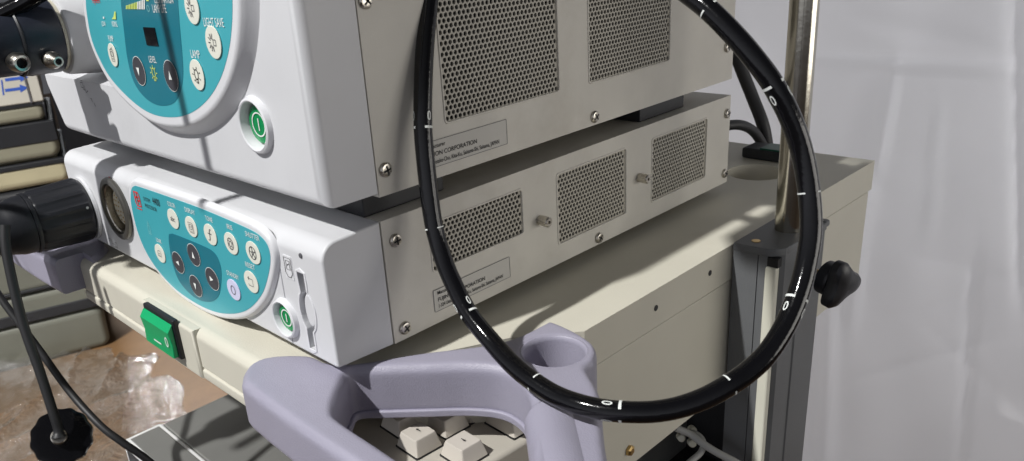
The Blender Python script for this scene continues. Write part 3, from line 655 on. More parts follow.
b = new(); lines(b, e.x, e.z, YP, [[(-2, -4), (-2, 1), (2, 1), (2, -4), (-2, -4)], [(0, 1), (0, 5)], [(-1.5, 3), (1.5, 3)], [(-3, -5.5), (3, -5.5)]], 0.0006, U1); obj('pale_symbol', b, INKT, teP)
# socket
sx, sz = -0.2855, 0.0405
b = new(); lathe(b, [(0.0, 0.0180), (0.0, 0.0248), (0.0012, 0.0255), (0.0030, 0.0250), (0.0038, 0.0235), (0.0038, 0.0205), (-0.004, 0.0196), (-0.004, 0.0180)], (sx, 0, sz), (0, -1, 0), 48, caps=False); sk = obj('socket', b, mat('socket_dark', (0.15, 0.145, 0.13), 0.30, metal=0.6), P)
b = new(); pf = [(-0.020, 0.0150), (-0.020, 0.0195)]
for k in range(7): d = -0.018 + k * 0.0026; pf += [(d, 0.0195), (d + 0.0009, 0.0188), (d + 0.0018, 0.0195)]
pf += [(0.0015, 0.0200), (0.0022, 0.0190), (0.0015, 0.0182), (-0.016, 0.0172)]
lathe(b, pf, (sx, 0, sz), (0, -1, 0), 48, caps=False); obj('threaded_sleeve', b, STEEL, sk)
b = new(); lathe(b, [(-0.0205, 0.0005), (-0.0205, 0.0148), (-0.004, 0.0148), (-0.0025, 0.0140), (-0.0025, 0.0005)], (sx, 0, sz), (0, -1, 0), 40, caps=False); ip = obj('pin_block', b, mat('pin_block_cream', (0.62, 0.58, 0.46), 0.5), sk)
b = new()
for ri, nn in ((0.0045, 6), (0.0085, 12), (0.0120, 16)):
    for k in range(nn):
        a = 2 * math.pi * k / nn; lathe(b, [(-0.0026, 0.0007), (-0.0021, 0.0007)], (sx + ri * math.cos(a), 0, sz + ri * math.sin(a)), (0, -1, 0), 8)
lathe(b, [(-0.0026, 0.0019), (-0.0019, 0.0019)], (sx + 0.005, 0, sz), (0, -1, 0), 12); obj('pin_holes', b, BRASS, ip)
b = new(); e = on(1, 0.0, 109.5, 177.8); lathe(b, [(0, 0.0011), (0.0003, 0.0011)], e, (0, -1, 0), 12); obj('red_dot', b, RED, bez)
b = new(); e = on(1, 0.0, 113, 242)
lines(b, e.x, e.z, 0.0, [[(-9, 2), (-3, 2)], [(-9, 0), (-5, 0)], [(-2, 2.5), (-2, -1.5), (3, -1.5)], [(5, 1), (9, 1), (9, -3), (5, -3), (5, 1)], [(2, -4), (9, -4)]], 0.0006, U1); obj('socket_symbol', b, INKG, bez)
# power button, led, pictogram
def power(root, x, z, y, r0, deep):
    b = new(); lathe(b, [(-deep, r0 * 0.93), (0.0, r0 * 0.98), (0.0030, r0 * 1.06), (0.0034, r0 * 1.12), (0.0028, r0 * 1.22), (-0.0005, r0 * 1.32)], (x, y, z), (0, -1, 0), 44, caps=False); k = obj('button_collar', b, RIMW, root)
    b = new(); lathe(b, [(-deep, r0 * 0.89), (-deep + 0.0035, r0 * 0.89), (-deep + 0.0048, r0 * 0.82)], (x, y, z), (0, -1, 0), 40); g = obj('power_button', b, GREEN, k)
    yy = y + deep - 0.0050
    b = new(); seg(b, ell(x, z, r0 * 0.52, r0 * 0.52, 30), 0.0008, FRONT, (0, yy, 0), 0.0002, True); seg(b, [(x, z - r0 * 0.28), (x, z + r0 * 0.28)], 0.0009, FRONT, (0, yy, 0), 0.0002); obj('power_mark', b, INKW, g)
    b = new(); lathe(b, [(-deep - 0.0005, 0.0005), (-deep - 0.0005, r0 * 0.95)], (x, y, z), (0, -1, 0), 30, caps=False); obj('button_well', b, DARK, k)
power(P, -0.0475, 0.0165, 0.0, 0.0098, 0.0046)
b = new(); lathe(b, [(0, 0.0016), (0.0006, 0.0014)], (-0.0205, 0.0, 0.0625), (0, -1, 0), 16); obj('indicator_lens', b, INKG, bez)
b = new(); plate(b, [rrect(-0.0400, 0.0445, -0.0315, 0.0590, 0.0005)], 0.0003, 0, FRONT, (0, 0, 0)); pg = obj('card_pictogram', b, RIMW, bez)
b = new(); lines(b, -0.0357, 0.0520, -0.0003, [['c', (-3.6, -4), (-3.6, 6), (3.6, 6), (3.6, -4), (1.5, -6.5), (-1.5, -6.5)], rect(-1.8, -1.5, 2.0, 4.2), [(-1, 1), (1.2, 2.5)]], 0.0006, U1); obj('pictogram_lines', b, INK, pg)
# case
gP = [(0.0765, 0.0310, 0.1580, 0.0615), (0.1935, 0.0112, 0.2735, 0.0622), (0.3075, 0.0105, 0.3875, 0.0615)]
cP = case_side(P, 0.0416, 0.4250, -0.0032, PT, gP, -0.386, 0.00352, 0.00130)
for y, z, r in ((0.0502, 0.0600, 0.1), (0.0500, 0.0042, 0.5), (0.2390, 0.0022, 0.9), (0.4190, 0.0590, 0.2), (0.4195, 0.0060, 1.1)): add_screw(cP, (-0.0003, y, z), 0.0041, r)
for y in (0.1745, 0.2905):
    b = new(); lathe(b, [(-0.0005, 0.0036), (0.0075, 0.0036), (0.0082, 0.0028), (0.0082, 0.0012), (0.006, 0.0011)], (0, y, 0.0352), (1, 0, 0), 24); obj('standoff_post', b, STEEL, cP)
label_sticker(cP, 0.0745, 0.0048, 0.1425, 0.0192, [(0.0775, 0.0165, 0.0032, 'Manufacturer', 1.0), (0.0775, 0.0120, 0.0036, 'FUJINON CORPORATION', 1.0), (0.0775, 0.0078, 0.0034, '1-324 Uetake-Cho, Kita-Ku, Saitama-Shi, Saitama, JAPAN', 0.735)])
for x, y in ((-0.03, 0.06), (-0.36, 0.06), (-0.03, 0.39), (-0.36, 0.39)):
    b = new(); lathe(b, [(0, 0.010), (0.0088, 0.011)], (x, y, SHZ + 0.0001), (0, 0, 1), 24); obj('rubber_foot', b, BANDB, P)

# ================================================================== UPPER UNIT (light source)
UZ0, UZ1 = 0.0895, 0.246
U = thing('light_source', 'upper white and beige instrument with a round teal panel, standing on the lower one', 'instrument', (-0.19, 0.2, UZ0))
b = new(); box(b, (-0.4055, 0.0066, UZ0 + 0.0006), (0.0, 0.0418, UZ1), 0.0065, 5, sel=lambda c: c.y < 0.007)
cuts = []
# connector bay with a sloping ledge, and the tapered left end
c = new(); plate(c, [[(-0.02, 0.1315), (0.0305, 0.1415), (0.0305, 0.4), (-0.02, 0.4)]], 0.20, 0, SIDE, (-0.45, 0, 0)); cuts.append(c)
c = new(); plate(c, [[(-0.50, 0.05), (-0.374, 0.05), (-0.378, UZ0), (-0.4055, 0.140), (-0.4055, 0.4), (-0.5, 0.4)]], 0.2, 0, FRONT, (0, 0.1, 0)); cuts.append(c)
c = new(); plate(c, [ell(-0.0555, 0.1300, 0.0130, 0.0130)], 0.05, 0, FRONT, (0, 0.018, 0)); cuts.append(c)
b = cut(b, cuts); bezU = obj('bezel', b, WHITE, U)
tealU = [(86, 0), (88, 20), (91.5, 38), (98, 55), (108.7, 75), (123, 92), (140, 107), (155, 114.8), (171, 117.2), (186, 115), (200, 107), (212, 94), (222, 75), (229, 50), (232, 25), (232.5, 0), (231, -25), (224, -60), (208, -95), (180, -118), (150, -122), (120, -105), (98, -70), (88, -30)]
YU = -0.0012
tu = px_poly(tealU, YU, 5)
b = new(); loft(b, tu, [(0.0130, 0.0068), (0.0112, 0.0052), (0.0084, 0.0018), (0.0070, 0.0000), (0.0056, -0.0009), (0.0040, -0.0012)]); plU = obj('control_plate', b, RIMW, U)
b = new(); plate(b, [tu], 0.0003, 0, FRONT, (0, YU + 0.00014, 0)); teU = obj('control_film', b, TEAL, plU)
YV = YU - 0.0002
innerU = [(121, 0), (124, 30), (127.6, 58.6), (134, 82), (145.6, 98), (159.7, 105.5), (173.7, 103), (181, 90), (183.2, 68), (179.6, 23), (178, 0), (176, -40), (168, -70), (150, -80), (130, -65), (122, -30)]
b = new(); plate(b, [px_poly(innerU, YV, 6)], 0.0002, 0, FRONT, (0, YV + 0.0001, 0)); obj('display_field', b, TEALD, teU)
YB_ = YV - 0.0002
b = new(); e1 = on(1, YB_, 143.4, 27); e2 = on(1, YB_, 158.8, 46); plate(b, [rrect(e1.x, e2.z, e2.x, e1.z, 0.0003)], 0.0004, 0, FRONT, (0, YB_, 0)); obj('level_display', b, mat('display_black', (0.01, 0.01, 0.012), 0.12), teU)
def ub(q, m, rx, rz, nm='button', ring=None):
    c_ = on(1, YB_ - 0.0006, *q); return (button(teU, c_.x, c_.z, YB_, m, rx, rz, nm, ring), c_.x, c_.z)
pumpb, xp_, zp_ = ub((112.5, 55), BTN, 0.0070, 0.0078); lampb, xl_, zl_ = ub((196.7, 75), BTN, 0.0082, 0.0088); saveb, xs_, zs_ = ub((213, 42.5), BTN, 0.0083, 0.0088); topb, xt_, zt2_ = ub((191.5, 8), BTN, 0.0080, 0.0088)
dn, xd_, zd_ = ub((138.7, 71), BTNG, 0.0084, 0.0090, 'level_button', INKW); up, xu_, zu_ = ub((170.5, 76), BTNG, 0.0087, 0.0092, 'level_button', INKW)
for o, x, z, s in ((dn, xd_, zd_, -1), (up, xu_, zu_, 1)):
    b = new(); fill(b, [(x - 0.0022, z - s * 0.0022), (x + 0.0022, z - s * 0.0022), (x, z + s * 0.0032)], FRONT, (0, YB_ - 0.0008, 0)); obj('arrow_mark', b, INKW, o)
yb = YB_ - 0.0007
rays = lambda r0, r1, n, a0=0.0: [[(r0 * math.cos(a0 + 6.283 * k / n), r0 * math.sin(a0 + 6.283 * k / n)), (r1 * math.cos(a0 + 6.283 * k / n), r1 * math.sin(a0 + 6.283 * k / n))] for k in range(n)]
b = new(); lines(b, xp_, zp_, yb, [rect(-2.4, -4.2, 2.4, 3.8), circ(1.9, 16, 0, 0.8), [(-1.5, -2.6), (1.5, -2.6)], [(-1, 4), (1.8, 5.2)]], 0.0006, U1); obj('icon', b, INKG, pumpb)
b = new(); lines(b, xl_, zl_, yb, [circ(2.3, 18, 0, 0.4, 2.9), rect(-1.1, -4.6, 1.1, -2.6)] + rays(3.6, 5.2, 7, -0.55)[:7], 0.0007, U1); obj('icon', b, INK, lampb)
b = new(); lines(b, xs_, zs_, yb, [rect(0.6, -1.6, 3.4, 1.6)] + [[(-0.9 * 1 + 3.2 * math.cos(a) * 0.5, 3.2 * math.sin(a) * 0.6), (-0.9 + 5.2 * math.cos(a) * 0.8, 5.2 * math.sin(a))] for a in np.linspace(1.3, 5.0, 7)], 0.0007, U1); obj('icon', b, INKG, saveb)
b = new(); lines(b, xt_, zt2_, yb, [rect(0.0, -1.6, 3.0, 1.6)] + [[(-1.2 + 1.4 * math.cos(a), 2.0 * math.sin(a)), (-1.2 + 4.0 * math.cos(a), 5.2 * math.sin(a))] for a in np.linspace(1.3, 5.0, 7)], 0.0007, U1); obj('icon', b, INKG, topb)
b = new()
for txt, q, wd, sz_ in (('PUMP', (111, 38.8), 0.0082, 0.0056), ('LEVEL', (152.6, 59.8), 0.0102, 0.0058), ('LAMP', (195.3, 54.5), 0.0108, 0.0066), ('LIGHT SAVE', (213.5, 22.8), 0.0222, 0.0066), ('LAMP LIFE', (159.5, 9), 0.0180, 0.0068), ('ILLUMINATION', (163.5, -0.5), 0.0245, 0.0068), ('LOW', (103.8, 24), 0.0066, 0.0046), ('NORMAL', (114.8, 24.3), 0.0088, 0.0052)):
    c_ = on(1, YB_, *q); b = new(); fit_text(b, txt, wd, sz_, (c_.x, YB_, c_.z)); obj('caption', b, INKW, teU)
def quad_px(m, nm, *qs):
    b = new(); fill(b, [(v.x, v.z) for v in (on(1, YB_, *q) for q in qs)], FRONT, (0, YB_, 0)); obj(nm, b, m, teU)
for k in range(12):
    xx = 126.2 + k * 1.62; quad_px(INKY if k < 7 else INKW, 'level_bar', (xx, 9.0 + k * 0.03), (xx + 1.05, 9.0 + k * 0.03), (xx + 1.05, 5.2 - k * 0.55), (xx, 5.6 - k * 0.55))
quad_px(INKW, 'low_mark', (103.2, 18.6), (104.6, 18.8), (104.4, 16.6), (103.2, 16.6))
quad_px(INKY, 'normal_mark', (112, 19), (116.2, 19.4), (115.8, 11.5), (114.6, 11.5), (113.8, 16.5))
quad_px(INKY, 'illumination_mark', (146.5, 1), (149, 1.2), (149, -4), (146.5, -4))
b = new(); c_ = on(1, YB_, 148.6, 9); lines(b, c_.x, c_.z, YB_, [circ(1.8, 14, 0, 0.4)], 0.0006, U1); obj('lamp_life_mark', b, INKT, teU)
b = new(); c_ = on(1, YB_, 154, 73); lines(b, c_.x, c_.z, YB_, [circ(2.2, 16, 0, 0.3, 3.0), rect(-1.2, -5.0, 1.2, -2.8)] + rays(3.6, 5.2, 8), 0.0009, U1); obj('lamp_mark', b, INKY, teU)
b = new(); c_ = on(1, YB_, 96, 0.5); fit_text(b, 'FUJINON', 0.0130, 0.0056, (c_.x, YB_, c_.z)); emblem(teU, c_.x, c_.z + 0.0095, YB_, 0.005, 0.006); obj('maker_lettering', b, RED, teU)
b = new(); lathe(b, [(0.0, 0.0345), (0.006, 0.0325), (0.024, 0.0305), (0.0335, 0.0295), (0.0357, 0.0285), (0.0365, 0.0265), (0.0365, 0.015)], (-0.307, 0.0305, 0.1735), (0, -1, 0), 56); obj('plug_socket', b, WHITE, bezU)
power(U, -0.0555, 0.1300, 0.0066, 0.0126, 0.0060)
b = new(); e = on(1, 0.0066, 88, 93)
lines(b, e.x, e.z, 0.0064, [rect(-11, 4, -6, 8), [(-9, 9.5), (-5, 9.5)], [(-4, 6), (-3, 0), (2, 2)], [(-8, 3), (-4, 2)], [(4, -4), (6, -4), (6, -7)], [(9, -7), (11, -10)]], 0.0008, U1); obj('bay_symbol', b, INKG, bezU)
gU = [(0.0965, 0.1180, 0.1990, 0.2250), (0.2310, 0.1175, 0.3290, 0.2250)]
cU = case_side(U, 0.0430, 0.4248, 0.0875, UZ1, gU, -0.386, 0.0035, 0.00134)
for y, z, r in ((0.0490, 0.1020, 0.2), (0.0485, 0.1910, 0.8), (0.2360, 0.0935, 0.6), (0.4140, 0.1150, 0.1)): add_screw(cU, (-0.0003, y, z), 0.0042, r)
label_sticker(cU, 0.0735, 0.0945, 0.1468, 0.1100, [(0.0765, 0.1068, 0.0033, 'Manufacturer', 1.0), (0.0765, 0.1021, 0.0038, 'FUJINON CORPORATION', 1.0), (0.0765, 0.0975, 0.0036, '1-324 Uetake-Cho, Kita-Ku, Saitama-Shi, Saitama, JAPAN', 0.755)])
for x, y in ((-0.035, 0.07), (-0.35, 0.07), (-0.032, 0.335), (-0.35, 0.335)):
    b = new(); box(b, (x - 0.022, y - 0.030, PT + 0.0002), (x + 0.022, y + 0.032, 0.0874), 0.001); obj('rubber_foot', b, BANDB, U)  # feet made longer so their black fills the shaded gap

# ================================================================== PLUGS AND CORDS
vx, vz = -0.357, 0.028
V = thing('video_plug', 'large black ribbed plug pushed into the left end of the lower instrument', 'plug', (vx, -0.05, vz))
rib = lambda t, d: 1.0 + 0.022 * (1 if math.sin(t * 14) > 0.1 else -0.6) if 0.006 < d < 0.044 else 1.0
b = new(); lathe(b, [(0.0003, 0.0270), (0.003, 0.0272), (0.003, 0.0255)], (vx, 0, vz), (0, -1, 0), 56); obj('flange', b, RIMW, V)
b = new(); lathe(b, [(0.0032, 0.020), (0.0032, 0.0250), (0.005, 0.0264), (0.0065, 0.0268), (0.010, 0.0268), (0.030, 0.0258), (0.043, 0.0252), (0.0455, 0.0242), (0.0455, 0.018)], (vx, 0, vz), (0, -1, 0), 112, True, rib); obj('ribbed_collar', b, BLACKP, V, 30)
b = new(); lathe(b, [(0.0458, 0.018), (0.0458, 0.0250), (0.0475, 0.0254), (0.049, 0.0250), (0.0492, 0.018)], (vx, 0, vz), (0, -1, 0), 56); obj('ring', b, BLACKP, V)
b = new(); lathe(b, [(0.0493, 0.018), (0.0494, 0.0242), (0.058, 0.0236), (0.066, 0.0212), (0.072, 0.0196), (0.084, 0.0192), (0.092, 0.0205), (0.094, 0.0216), (0.110, 0.0216), (0.112, 0.0205), (0.125, 0.014), (0.16, 0.009), (0.16, 0.002)], (vx, 0, vz), (0, -1, 0), 56); obj('grip', b, BLACKP, V)
b = new(); p = at(87.5, 207.8, 0.635); lathe(b, [(0, 0.0011), (0.0008, 0.0009)], p, (0.75, -0.5, 0.3), 12); obj('index_dot', b, INKW, V)
ux, uz = -0.307, 0.1735
uy = -0.0062
Q = thing('light_guide_plug', 'navy black plug with two steel air nozzles in the upper instrument', 'plug', (ux, -0.03, uz))
b = new(); lathe(b, [(0.0, 0.0255), (0.0022, 0.0258), (0.0022, 0.022)], (ux, uy, uz), (0, -1, 0), 56); obj('flange', b, mat('flange_cream', (0.6, 0.56, 0.45), 0.4), Q)
b = new(); lathe(b, [(0.0023, 0.018), (0.0024, 0.0258), (0.004, 0.0266), (0.024, 0.0264), (0.0285, 0.0256), (0.0292, 0.0246), (0.046, 0.0240), (0.056, 0.0205), (0.066, 0.0180), (0.12, 0.0165), (0.13, 0.010)], (ux, uy, uz), (0, -1, 0), 64); obj('body', b, NAVY, Q)
b = new(); lathe(b, [(0.0285, 0.0254), (0.0297, 0.0262), (0.0309, 0.0254)], (ux, uy, uz), (0, -1, 0), 56, caps=False); obj('seam_ring', b, BANDB, Q)
for (bx, by, dpt, dx, dy, r, L_, open_) in ((50, 59.5, 0.573, 12, 3, 0.0058, 0.013, False), (16, 62.0, 0.556, 11, 2.2, 0.0066, 0.010, True)):
    p0 = at(bx, by, dpt); p1 = at(bx + dx, by + dy, dpt - 0.011); d = p1 - p0
    b = new(); lathe(b, [(-0.004, r * 0.8), (0.0, r), (0.004, r * 1.05), (0.0055, r * 0.85), (0.0068, r * 1.0), (0.009, r * 0.82), (0.0125, r * 0.66), (0.0135, r * 0.60), (0.0135, r * 0.40), (0.006, r * 0.38)] if not open_ else [(-0.004, r * 0.8), (0.0, r), (0.006, r * 1.05), (0.0095, r * 0.90), (0.0105, r * 0.80), (0.0100, r * 0.55), (0.004, r * 0.5)], p0, d, 28, caps=False); nz = obj('air_nozzle', b, STEEL, Q)
    b = new(); lathe(b, [(0.0118 if not open_ else 0.006, 0.0002), (0.0118 if not open_ else 0.006, r * 0.5)], p0, d, 20, caps=False); obj('nozzle_bore', b, DARK, nz)
def cord(name, label, px, r, m, cat='cord', n=14, per=8):
    b = new(); tube(b, catmull([tuple(at(*q)) for q in px], per), r, n); return tag(obj(name, b, m), label, cat)
cord('universal_cord', 'thick black tube crossing in front of the navy plug at the top left', [(-260, 150, 0.50), (-120, 78, 0.545), (0, 15, 0.557), (38, -5, 0.557), (120, -60, 0.54), (190, -170, 0.52), (215, -340, 0.5)], 0.0058, BLACKR)
b = new(); tube(b, catmull([(ux, -0.120, uz), (-0.335, -0.145, 0.170), (-0.40, -0.165, 0.160), (-0.52, -0.16, 0.18), (-0.64, -0.14, 0.30), (-0.70, -0.1, 0.60)], 10), 0.0036, 14)
obj('cord', b, BLACKR, Q)
# waterproof cap on its strap
K = thing('sealing_cap', 'round scalloped black cap with a steel screw, hanging on a strap from the black plug', 'cap', tuple(at(62, 437, 0.62)))
b = new(); ctr = at(62, 437, 0.62); ax = (Vector(CAM) - ctr).normalized(); ax = (ax + Vector((0.05, -0.05, 0.25))).normalized()
lathe(b, [(-0.018, 0.0185), (-0.004, 0.0215), (0.0, 0.0222), (0.003, 0.0215), (0.004, 0.0180), (0.0035, 0.010)], ctr, ax, 96, True, lambda t, d: 1 + 0.025 * math.cos(12 * t)); obj('cap', b, BLACKR, K)
b = new(); sp = at(59, 437, 0.612); lathe(b, [(-0.005, 0.0058), (0.0025, 0.0058), (0.0032, 0.0050), (0.0034, 0.002)], sp, ax, 28); sc_ = obj('screw', b, STEEL, K)
b = new(); tube(b, catmull([tuple(at(*q)) for q in ((5, 225, 0.60), (7, 255, 0.60), (22, 320, 0.603), (40, 372, 0.605), (53, 412, 0.607), (58, 428, 0.609), (59, 437, 0.609))], 8), lambda s: 0.0036 if s < 0.9 else 0.0036 + (s - 0.9) * 0.02, 12); obj('strap', b, CORD, K)
b = new(); tube(b, [tuple(p) for p in [Vector((vx, 0, vz)) + Vector((0.0175 * math.cos(a), -0.119, 0.0175 * math.sin(a))) for a in np.linspace(0, 6.283, 40)]], 0.0032, 10); obj('strap_loop', b, CORD, K)
cord('thin_cord', 'thin black cord slanting behind the strap of the sealing cap', [(-80, 190, 0.70), (-20, 262, 0.70), (0, 297, 0.70), (38, 348, 0.70), (70, 392, 0.70), (100, 425, 0.69), (122, 442, 0.69), (150, 462, 0.70), (190, 500, 0.72)], 0.0032, CORD)
# power cables behind the instruments
cord('power_cable', 'black power cable hanging straight down behind the upper instrument', [(700, -60, 0.83), (722, 10, 0.84), (738, 60, 0.845), (752, 96, 0.85), (763, 125, 0.85), (768, 152, 0.86)], 0.0065, CORD)
cord('power_cable', 'short black power cable arching out of the rear of the lower instrument', [(700, 128, 0.80), (722, 126, 0.81), (740, 125, 0.82), (753, 131, 0.835), (762, 144, 0.85), (764, 154, 0.86)], 0.0052, CORD)
G = thing('power_plug', 'flat black power plug with a green face lying on the rear of the shelf', 'plug', tuple(on(2, SHZ, 766, 158)))
g0 = Vector(on(2, SHZ, 766, 158))
b = new(); box(b, (g0.x - 0.020, g0.y - 0.012, SHZ + 0.0005), (g0.x + 0.022, g0.y + 0.016, SHZ + 0.011), 0.002); obj('body', b, BANDB, G)
b = new(); box(b, (g0.x - 0.002, g0.y - 0.011, SHZ + 0.0108), (g0.x + 0.021, g0.y + 0.012, SHZ + 0.0125), 0.0006); obj('green_face', b, mat('dull_green', (0.0, 0.07, 0.04), 0.4), G)

# ================================================================== ENDOSCOPE TUBE LOOP
TP = [(650, -160, 0.455), (560, -190, 0.465), (480, -165, 0.455), (444, -100, 0.445), (432, -45, 0.440), (429, 0, 0.440), (425, 45, 0.4395), (423, 90, 0.4395), (423, 128, 0.4405), (426, 165, 0.443), (430, 200, 0.447), (434, 226, 0.450), (441, 252, 0.451), (450, 276, 0.449), (468, 312, 0.442), (491, 341, 0.432), (514, 366, 0.418), (534, 382, 0.408), (556, 395.5, 0.399), (580, 404.5, 0.390), (605, 410, 0.384), (630, 412, 0.380), (655, 411.5, 0.378), (680, 407, 0.377), (705, 398, 0.377), (729, 385, 0.378), (748, 372, 0.380), (767, 354, 0.382), (784, 328, 0.385), (797, 298, 0.388), (806, 265, 0.390), (811, 230, 0.390), (809, 192, 0.389), (802, 152, 0.386), (790, 117, 0.382), (774, 86, 0.379), (757, 62, 0.379), (735, 36, 0.382), (708, 9, 0.388), (685, -9, 0.395), (650, -36, 0.405), (590, -72, 0.422), (520, -100, 0.44), (440, -150, 0.47), (380, -230, 0.50), (330, -330, 0.50)]
TR = 0.0052
path = catmull([tuple(at(*q)) for q in TP], 8)
# resample to even steps
pp = np.array(path); sl = np.r_[0, np.cumsum(np.linalg.norm(np.diff(pp, axis=0), axis=1))]
NS = 420; ss = np.linspace(0, sl[-1], NS); path = [Vector([np.interp(s, sl, pp[:, k]) for k in range(3)]) for s in ss]; step = sl[-1] / (NS - 1)
E = thing('endoscope_tube', 'glossy black insertion tube with white depth marks, hanging in a big loop', 'tube', tuple(path[200]))
b = new(); tube(b, path, TR, 28); obj('tube', b, BLACKR, E)
b = new(); e_ = path[-1]; tube(b, catmull([tuple(e_), (-0.16, -0.02, 0.50), (-0.152, -0.085, 0.45), (-0.147, -0.120, 0.37), (-0.148, -0.142, 0.315), (-0.150, -0.160, 0.272)], 10), 0.0042, 18); obj('unseen_tube_end', b, BLACKR, E)  # unseen hanging end, placed to cast the strip shadow on the panels
prj = [project(p) for p in path]
def frame_at(i):
    t = (path[min(i + 1, NS - 1)] - path[max(i - 1, 0)]).normalized(); c = (Vector(CAM) - path[i]); c = (c - t * c.dot(t)).normalized(); return t, c, c.cross(t)
def tpt(s, th, lift=1.018):
    """s = length along the tube, th = angle from the outward direction"""
    f = min(max(s / step, 0), NS - 1.001); i = int(f); k = f - i
    p = path[i].lerp(path[i + 1], k); t, c, n = frame_at(i); t2, c2, n2 = frame_at(i + 1)
    c = c.lerp(c2, k).normalized(); n = n.lerp(n2, k).normalized()
    return p + (c * math.cos(th) + n * math.sin(th)) * TR * lift
def near(px, py):
    d = [(q[0] - px) ** 2 + (q[1] - py) ** 2 for q in prj[60:]]; return (60 + int(np.argmin(d))) * step
def band(bm, s, w, a0, a1, n=10):
    V_ = [[bm.verts.new(tpt(s + o, math.radians(a0 + (a1 - a0) * k / n))) for o in (-w / 2, w / 2)] for k in range(n + 1)]
    for k in range(n): bm.faces.new((V_[k][0], V_[k][1], V_[k + 1][1], V_[k + 1][0]))
def wrap_text(bm, s, txt, a, size, flip=1):
    cu = bpy.data.curves.new('f', 'FONT'); cu.body = txt; cu.size = size; cu.align_x = 'CENTER'; cu.align_y = 'CENTER'; cu.resolution_u = 4; cu.offset = size * 0.012
    o = bpy.data.objects.new('f', cu); me = bpy.data.meshes.new_from_object(o)
    b_ = bmesh.new(); b_.from_mesh(me); bmesh.ops.triangulate(b_, faces=b_.faces[:])
    bmesh.ops.subdivide_edges(b_, edges=[e for e in b_.edges if e.calc_length() > size * 0.25], cuts=1)
    for v in b_.verts: v.co = tpt(s - v.co.y, a + v.co.x * 0.72 / TR, 1.02)
    bpy.data.meshes.remove(me); bpy.data.objects.remove(o); bpy.data.curves.remove(cu); merge(bm, b_)
for k, q in enumerate(((423, 128), (469.5, 312), (622, 411), (796, 300), (774, 87))):
    s = near(*q); b = new(); band(b, s, 0.0013, 12, 84); band(b, s, 0.0013, -92, -52)
    txt = '%d0' % (3 + k); dg = 0.0072
    wrap_text(b, s - 0.0058, '0', math.radians(42), dg); wrap_text(b, s - 0.0058, txt[0], math.radians(95), dg); wrap_text(b, s - 0.0058, '0', math.radians(-72), dg)
    obj('depth_mark', b, INKW, E, 180)
for q in ((434, 226), (534, 382), (729, 385), (809, 193), (708, 9)):
    s = near(*q); b = new(); band(b, s, 0.0008, 18, 84); band(b, s, 0.0008, -92, -50); obj('depth_mark', b, INKW, E, 180)

# ================================================================== KEYBOARD UNDER THE HANDLE
KZ = -0.050
kb = thing('keyboard', 'cream keyboard seen through the opening of the grab handle', 'keyboard', tuple(on(2, KZ - 0.02, 430, 450)))
ang = math.radians(-3); kx = Vector((math.cos(ang), math.sin(ang), 0)); ky = Vector((-math.sin(ang), math.cos(ang), 0)); KF = (kx, ky)
corner = Vector(on(2, KZ - 0.012, 521, 446)); 
def loc2(p): d = Vector(p) - Vector((0, 0, 0)); return d.dot(kx), d.dot(ky)
cxx, cyy = loc2(corner)
b = new(); plate(b, [rrect(cxx - 0.22, cyy - 0.07, cxx, cyy + 0.040, 0.004)], 0.022, 0.003, KF, (0, 0, KZ - 0.0325), 4); obj('keyboard_case', b, KBC, kb)
def key(px, py, w=0.0204, d=0.0194, mark=None, h=0.0095):
    x, y_ = loc2(on(2, KZ, px, py)); K_ = []
    b = new(); n = 9; rows = []
    def ringpts(w_, d_, z, cr=0.0012): return [(x + q[0], y_ + q[1], z) for q in rrect(-w_ / 2, -d_ / 2, w_ / 2, d_ / 2, cr, 2)]
    rr = [ringpts(w, d, KZ - h), ringpts(w * 0.76, d * 0.80, KZ - 0.0006, 0.0012), ringpts(w * 0.70, d * 0.75, KZ, 0.0010)]
    toW = lambda q: kx * q[0] + ky * q[1] + Vector((0, 0, q[2]))
    # the top dips across its width
    VV = [[b.verts.new(toW((q[0], q[1], q[2] - (0.0011 * (1 - ((q[0] - x) / (w * 0.36)) ** 2) if i == 2 else 0.0007 * (1 - ((q[0] - x) / (w * 0.4)) ** 2) if i == 1 else 0)))) for q in r_] for i, r_ in enumerate(rr)]
    for i in range(2):
        m_ = len(VV[i])
        for k in range(m_): b.faces.new((VV[i][k], VV[i][(k + 1) % m_], VV[i + 1][(k + 1) % m_], VV[i + 1][k]))
    b.faces.new(VV[2]); b.faces.new(VV[0][::-1])
    ko = obj('key', b, KEYC, kb, 40)
    b = new(); plate(b, [rrect(x - w / 2 - 0.0006, y_ - d / 2 - 0.0006, x + w / 2 + 0.0006, y_ + d / 2 + 0.0006, 0.001)], 0.0004, 0, KF, (0, 0, KZ - 0.0105)); obj('key_well', b, INK, ko)
    if mark:
        b = new(); r_ = [(x + p[0] * 0.001, y_ + p[1] * 0.001) for p in mark[0]]; seg(b, r_, 0.0007, KF, (0, 0, KZ), 0.0004)
        fill(b, [(x + p[0] * 0.001, y_ + p[1] * 0.001) for p in mark[1]], KF, (0, 0, KZ), 0.0004); obj('key_legend', b, INK, ko)
key(418, 431, mark=([(1.5, 0.5), (-1.2, 0.5)], [(-2.6, 0.5), (-1.0, 1.5), (-1.0, -0.5)]))
key(463, 440, mark=([(-1.5, 0), (1.0, 0)], [(2.4, 0), (0.8, 1.0), (0.8, -1.0)]))
key(446, 412, mark=([(0, -1.5), (0, 1.0)], [(0, 2.4), (-1.0, 0.8), (1.0, 0.8)]))
key(401, 412); key(510, 410, 0.026); key(470, 398)
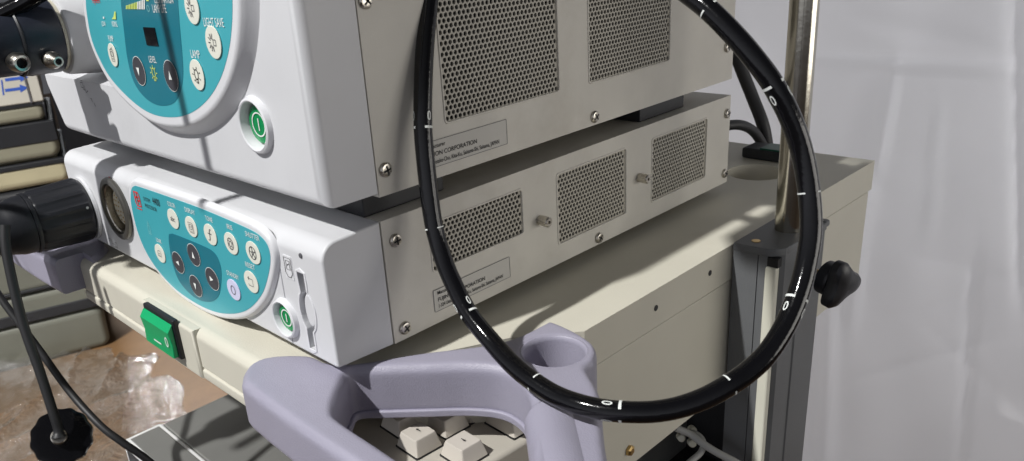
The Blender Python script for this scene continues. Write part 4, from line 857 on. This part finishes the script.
# ================================================================== LOWER DEVICE, CABLES
LZ = -0.225
x0, y0_ = on(2, LZ, 122, 440)[:2]
D = thing('lower_instrument', 'grey topped instrument with a white front frame on the lower shelf', 'instrument', (-0.2, 0.2, LZ - 0.1))
b = new(); box(b, (x0 + 0.003, y0_ + 0.042, LZ - 0.10), (-0.005, y0_ + 0.42, LZ - 0.0010), 0.002); obj('case', b, GREYM, D)
b = new()
box(b, (x0, y0_, LZ - 0.10), (0.0, y0_ + 0.0415, LZ), 0.003)
c = new(); box(c, (x0 + 0.006, y0_ - 0.01, LZ - 0.094), (-0.006, y0_ + 0.012, LZ - 0.007)); b = cut(b, [c]); obj('front_frame', b, FRAMEW, D)
b = new(); box(b, (x0 + 0.0055, y0_ + 0.0118, LZ - 0.0945), (-0.0055, y0_ + 0.0125, LZ - 0.0065)); obj('front_panel', b, BANDB, D)
b = new(); box(b, (x0 + 0.007, y0_ + 0.006, LZ + 0.0001), (-0.007, y0_ + 0.036, LZ + 0.0012), 0.0008); obj('top_trim', b, GREYM, D)
b = new(); box(b, (XL + 0.01, 0.0, LZ - 0.13), (0.02, 0.46, LZ - 0.108), 0.003); obj('lower_shelf', b, CREAM, cart)
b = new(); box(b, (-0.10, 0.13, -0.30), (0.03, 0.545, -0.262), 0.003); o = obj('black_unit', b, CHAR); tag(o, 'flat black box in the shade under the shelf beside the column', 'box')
b = new(); box(b, (-0.02, 0.38, -0.60), (0.055, 0.43, -0.16), 0.003); o = obj('rear_box', b, CHAR, cart); o.name = 'rear_housing'
cord('grey_cable', 'grey cable running to the column under the shelf, upper of two', [(676, 428, 0.66), (690, 434, 0.66), (702, 443, 0.655), (716, 452, 0.65), (735, 462, 0.645), (760, 476, 0.64)], 0.0030, GREYW)
cord('grey_cable', 'grey cable curling downwards under the shelf, lower of two', [(681, 432, 0.67), (696, 434, 0.665), (703, 442, 0.66), (701, 452, 0.655), (690, 462, 0.65), (676, 474, 0.64)], 0.0026, GREYW)
for k, (px, py, l) in enumerate(((680.5, 437, 'small white plug nearest the cream side panel'), (691.5, 442.5, 'small white plug below the grey cables'), (692, 429.5, 'small white plug above the grey cables'))):
    p = at(px, py, 0.675); b = new(); lathe(b, [(-0.004, 0.0025), (-0.003, 0.0032), (0.004, 0.0032), (0.0048, 0.0022)], p, (0.6, -0.6, 0.3), 16); tag(obj('white_plug', b, IVORY), l, 'plug')
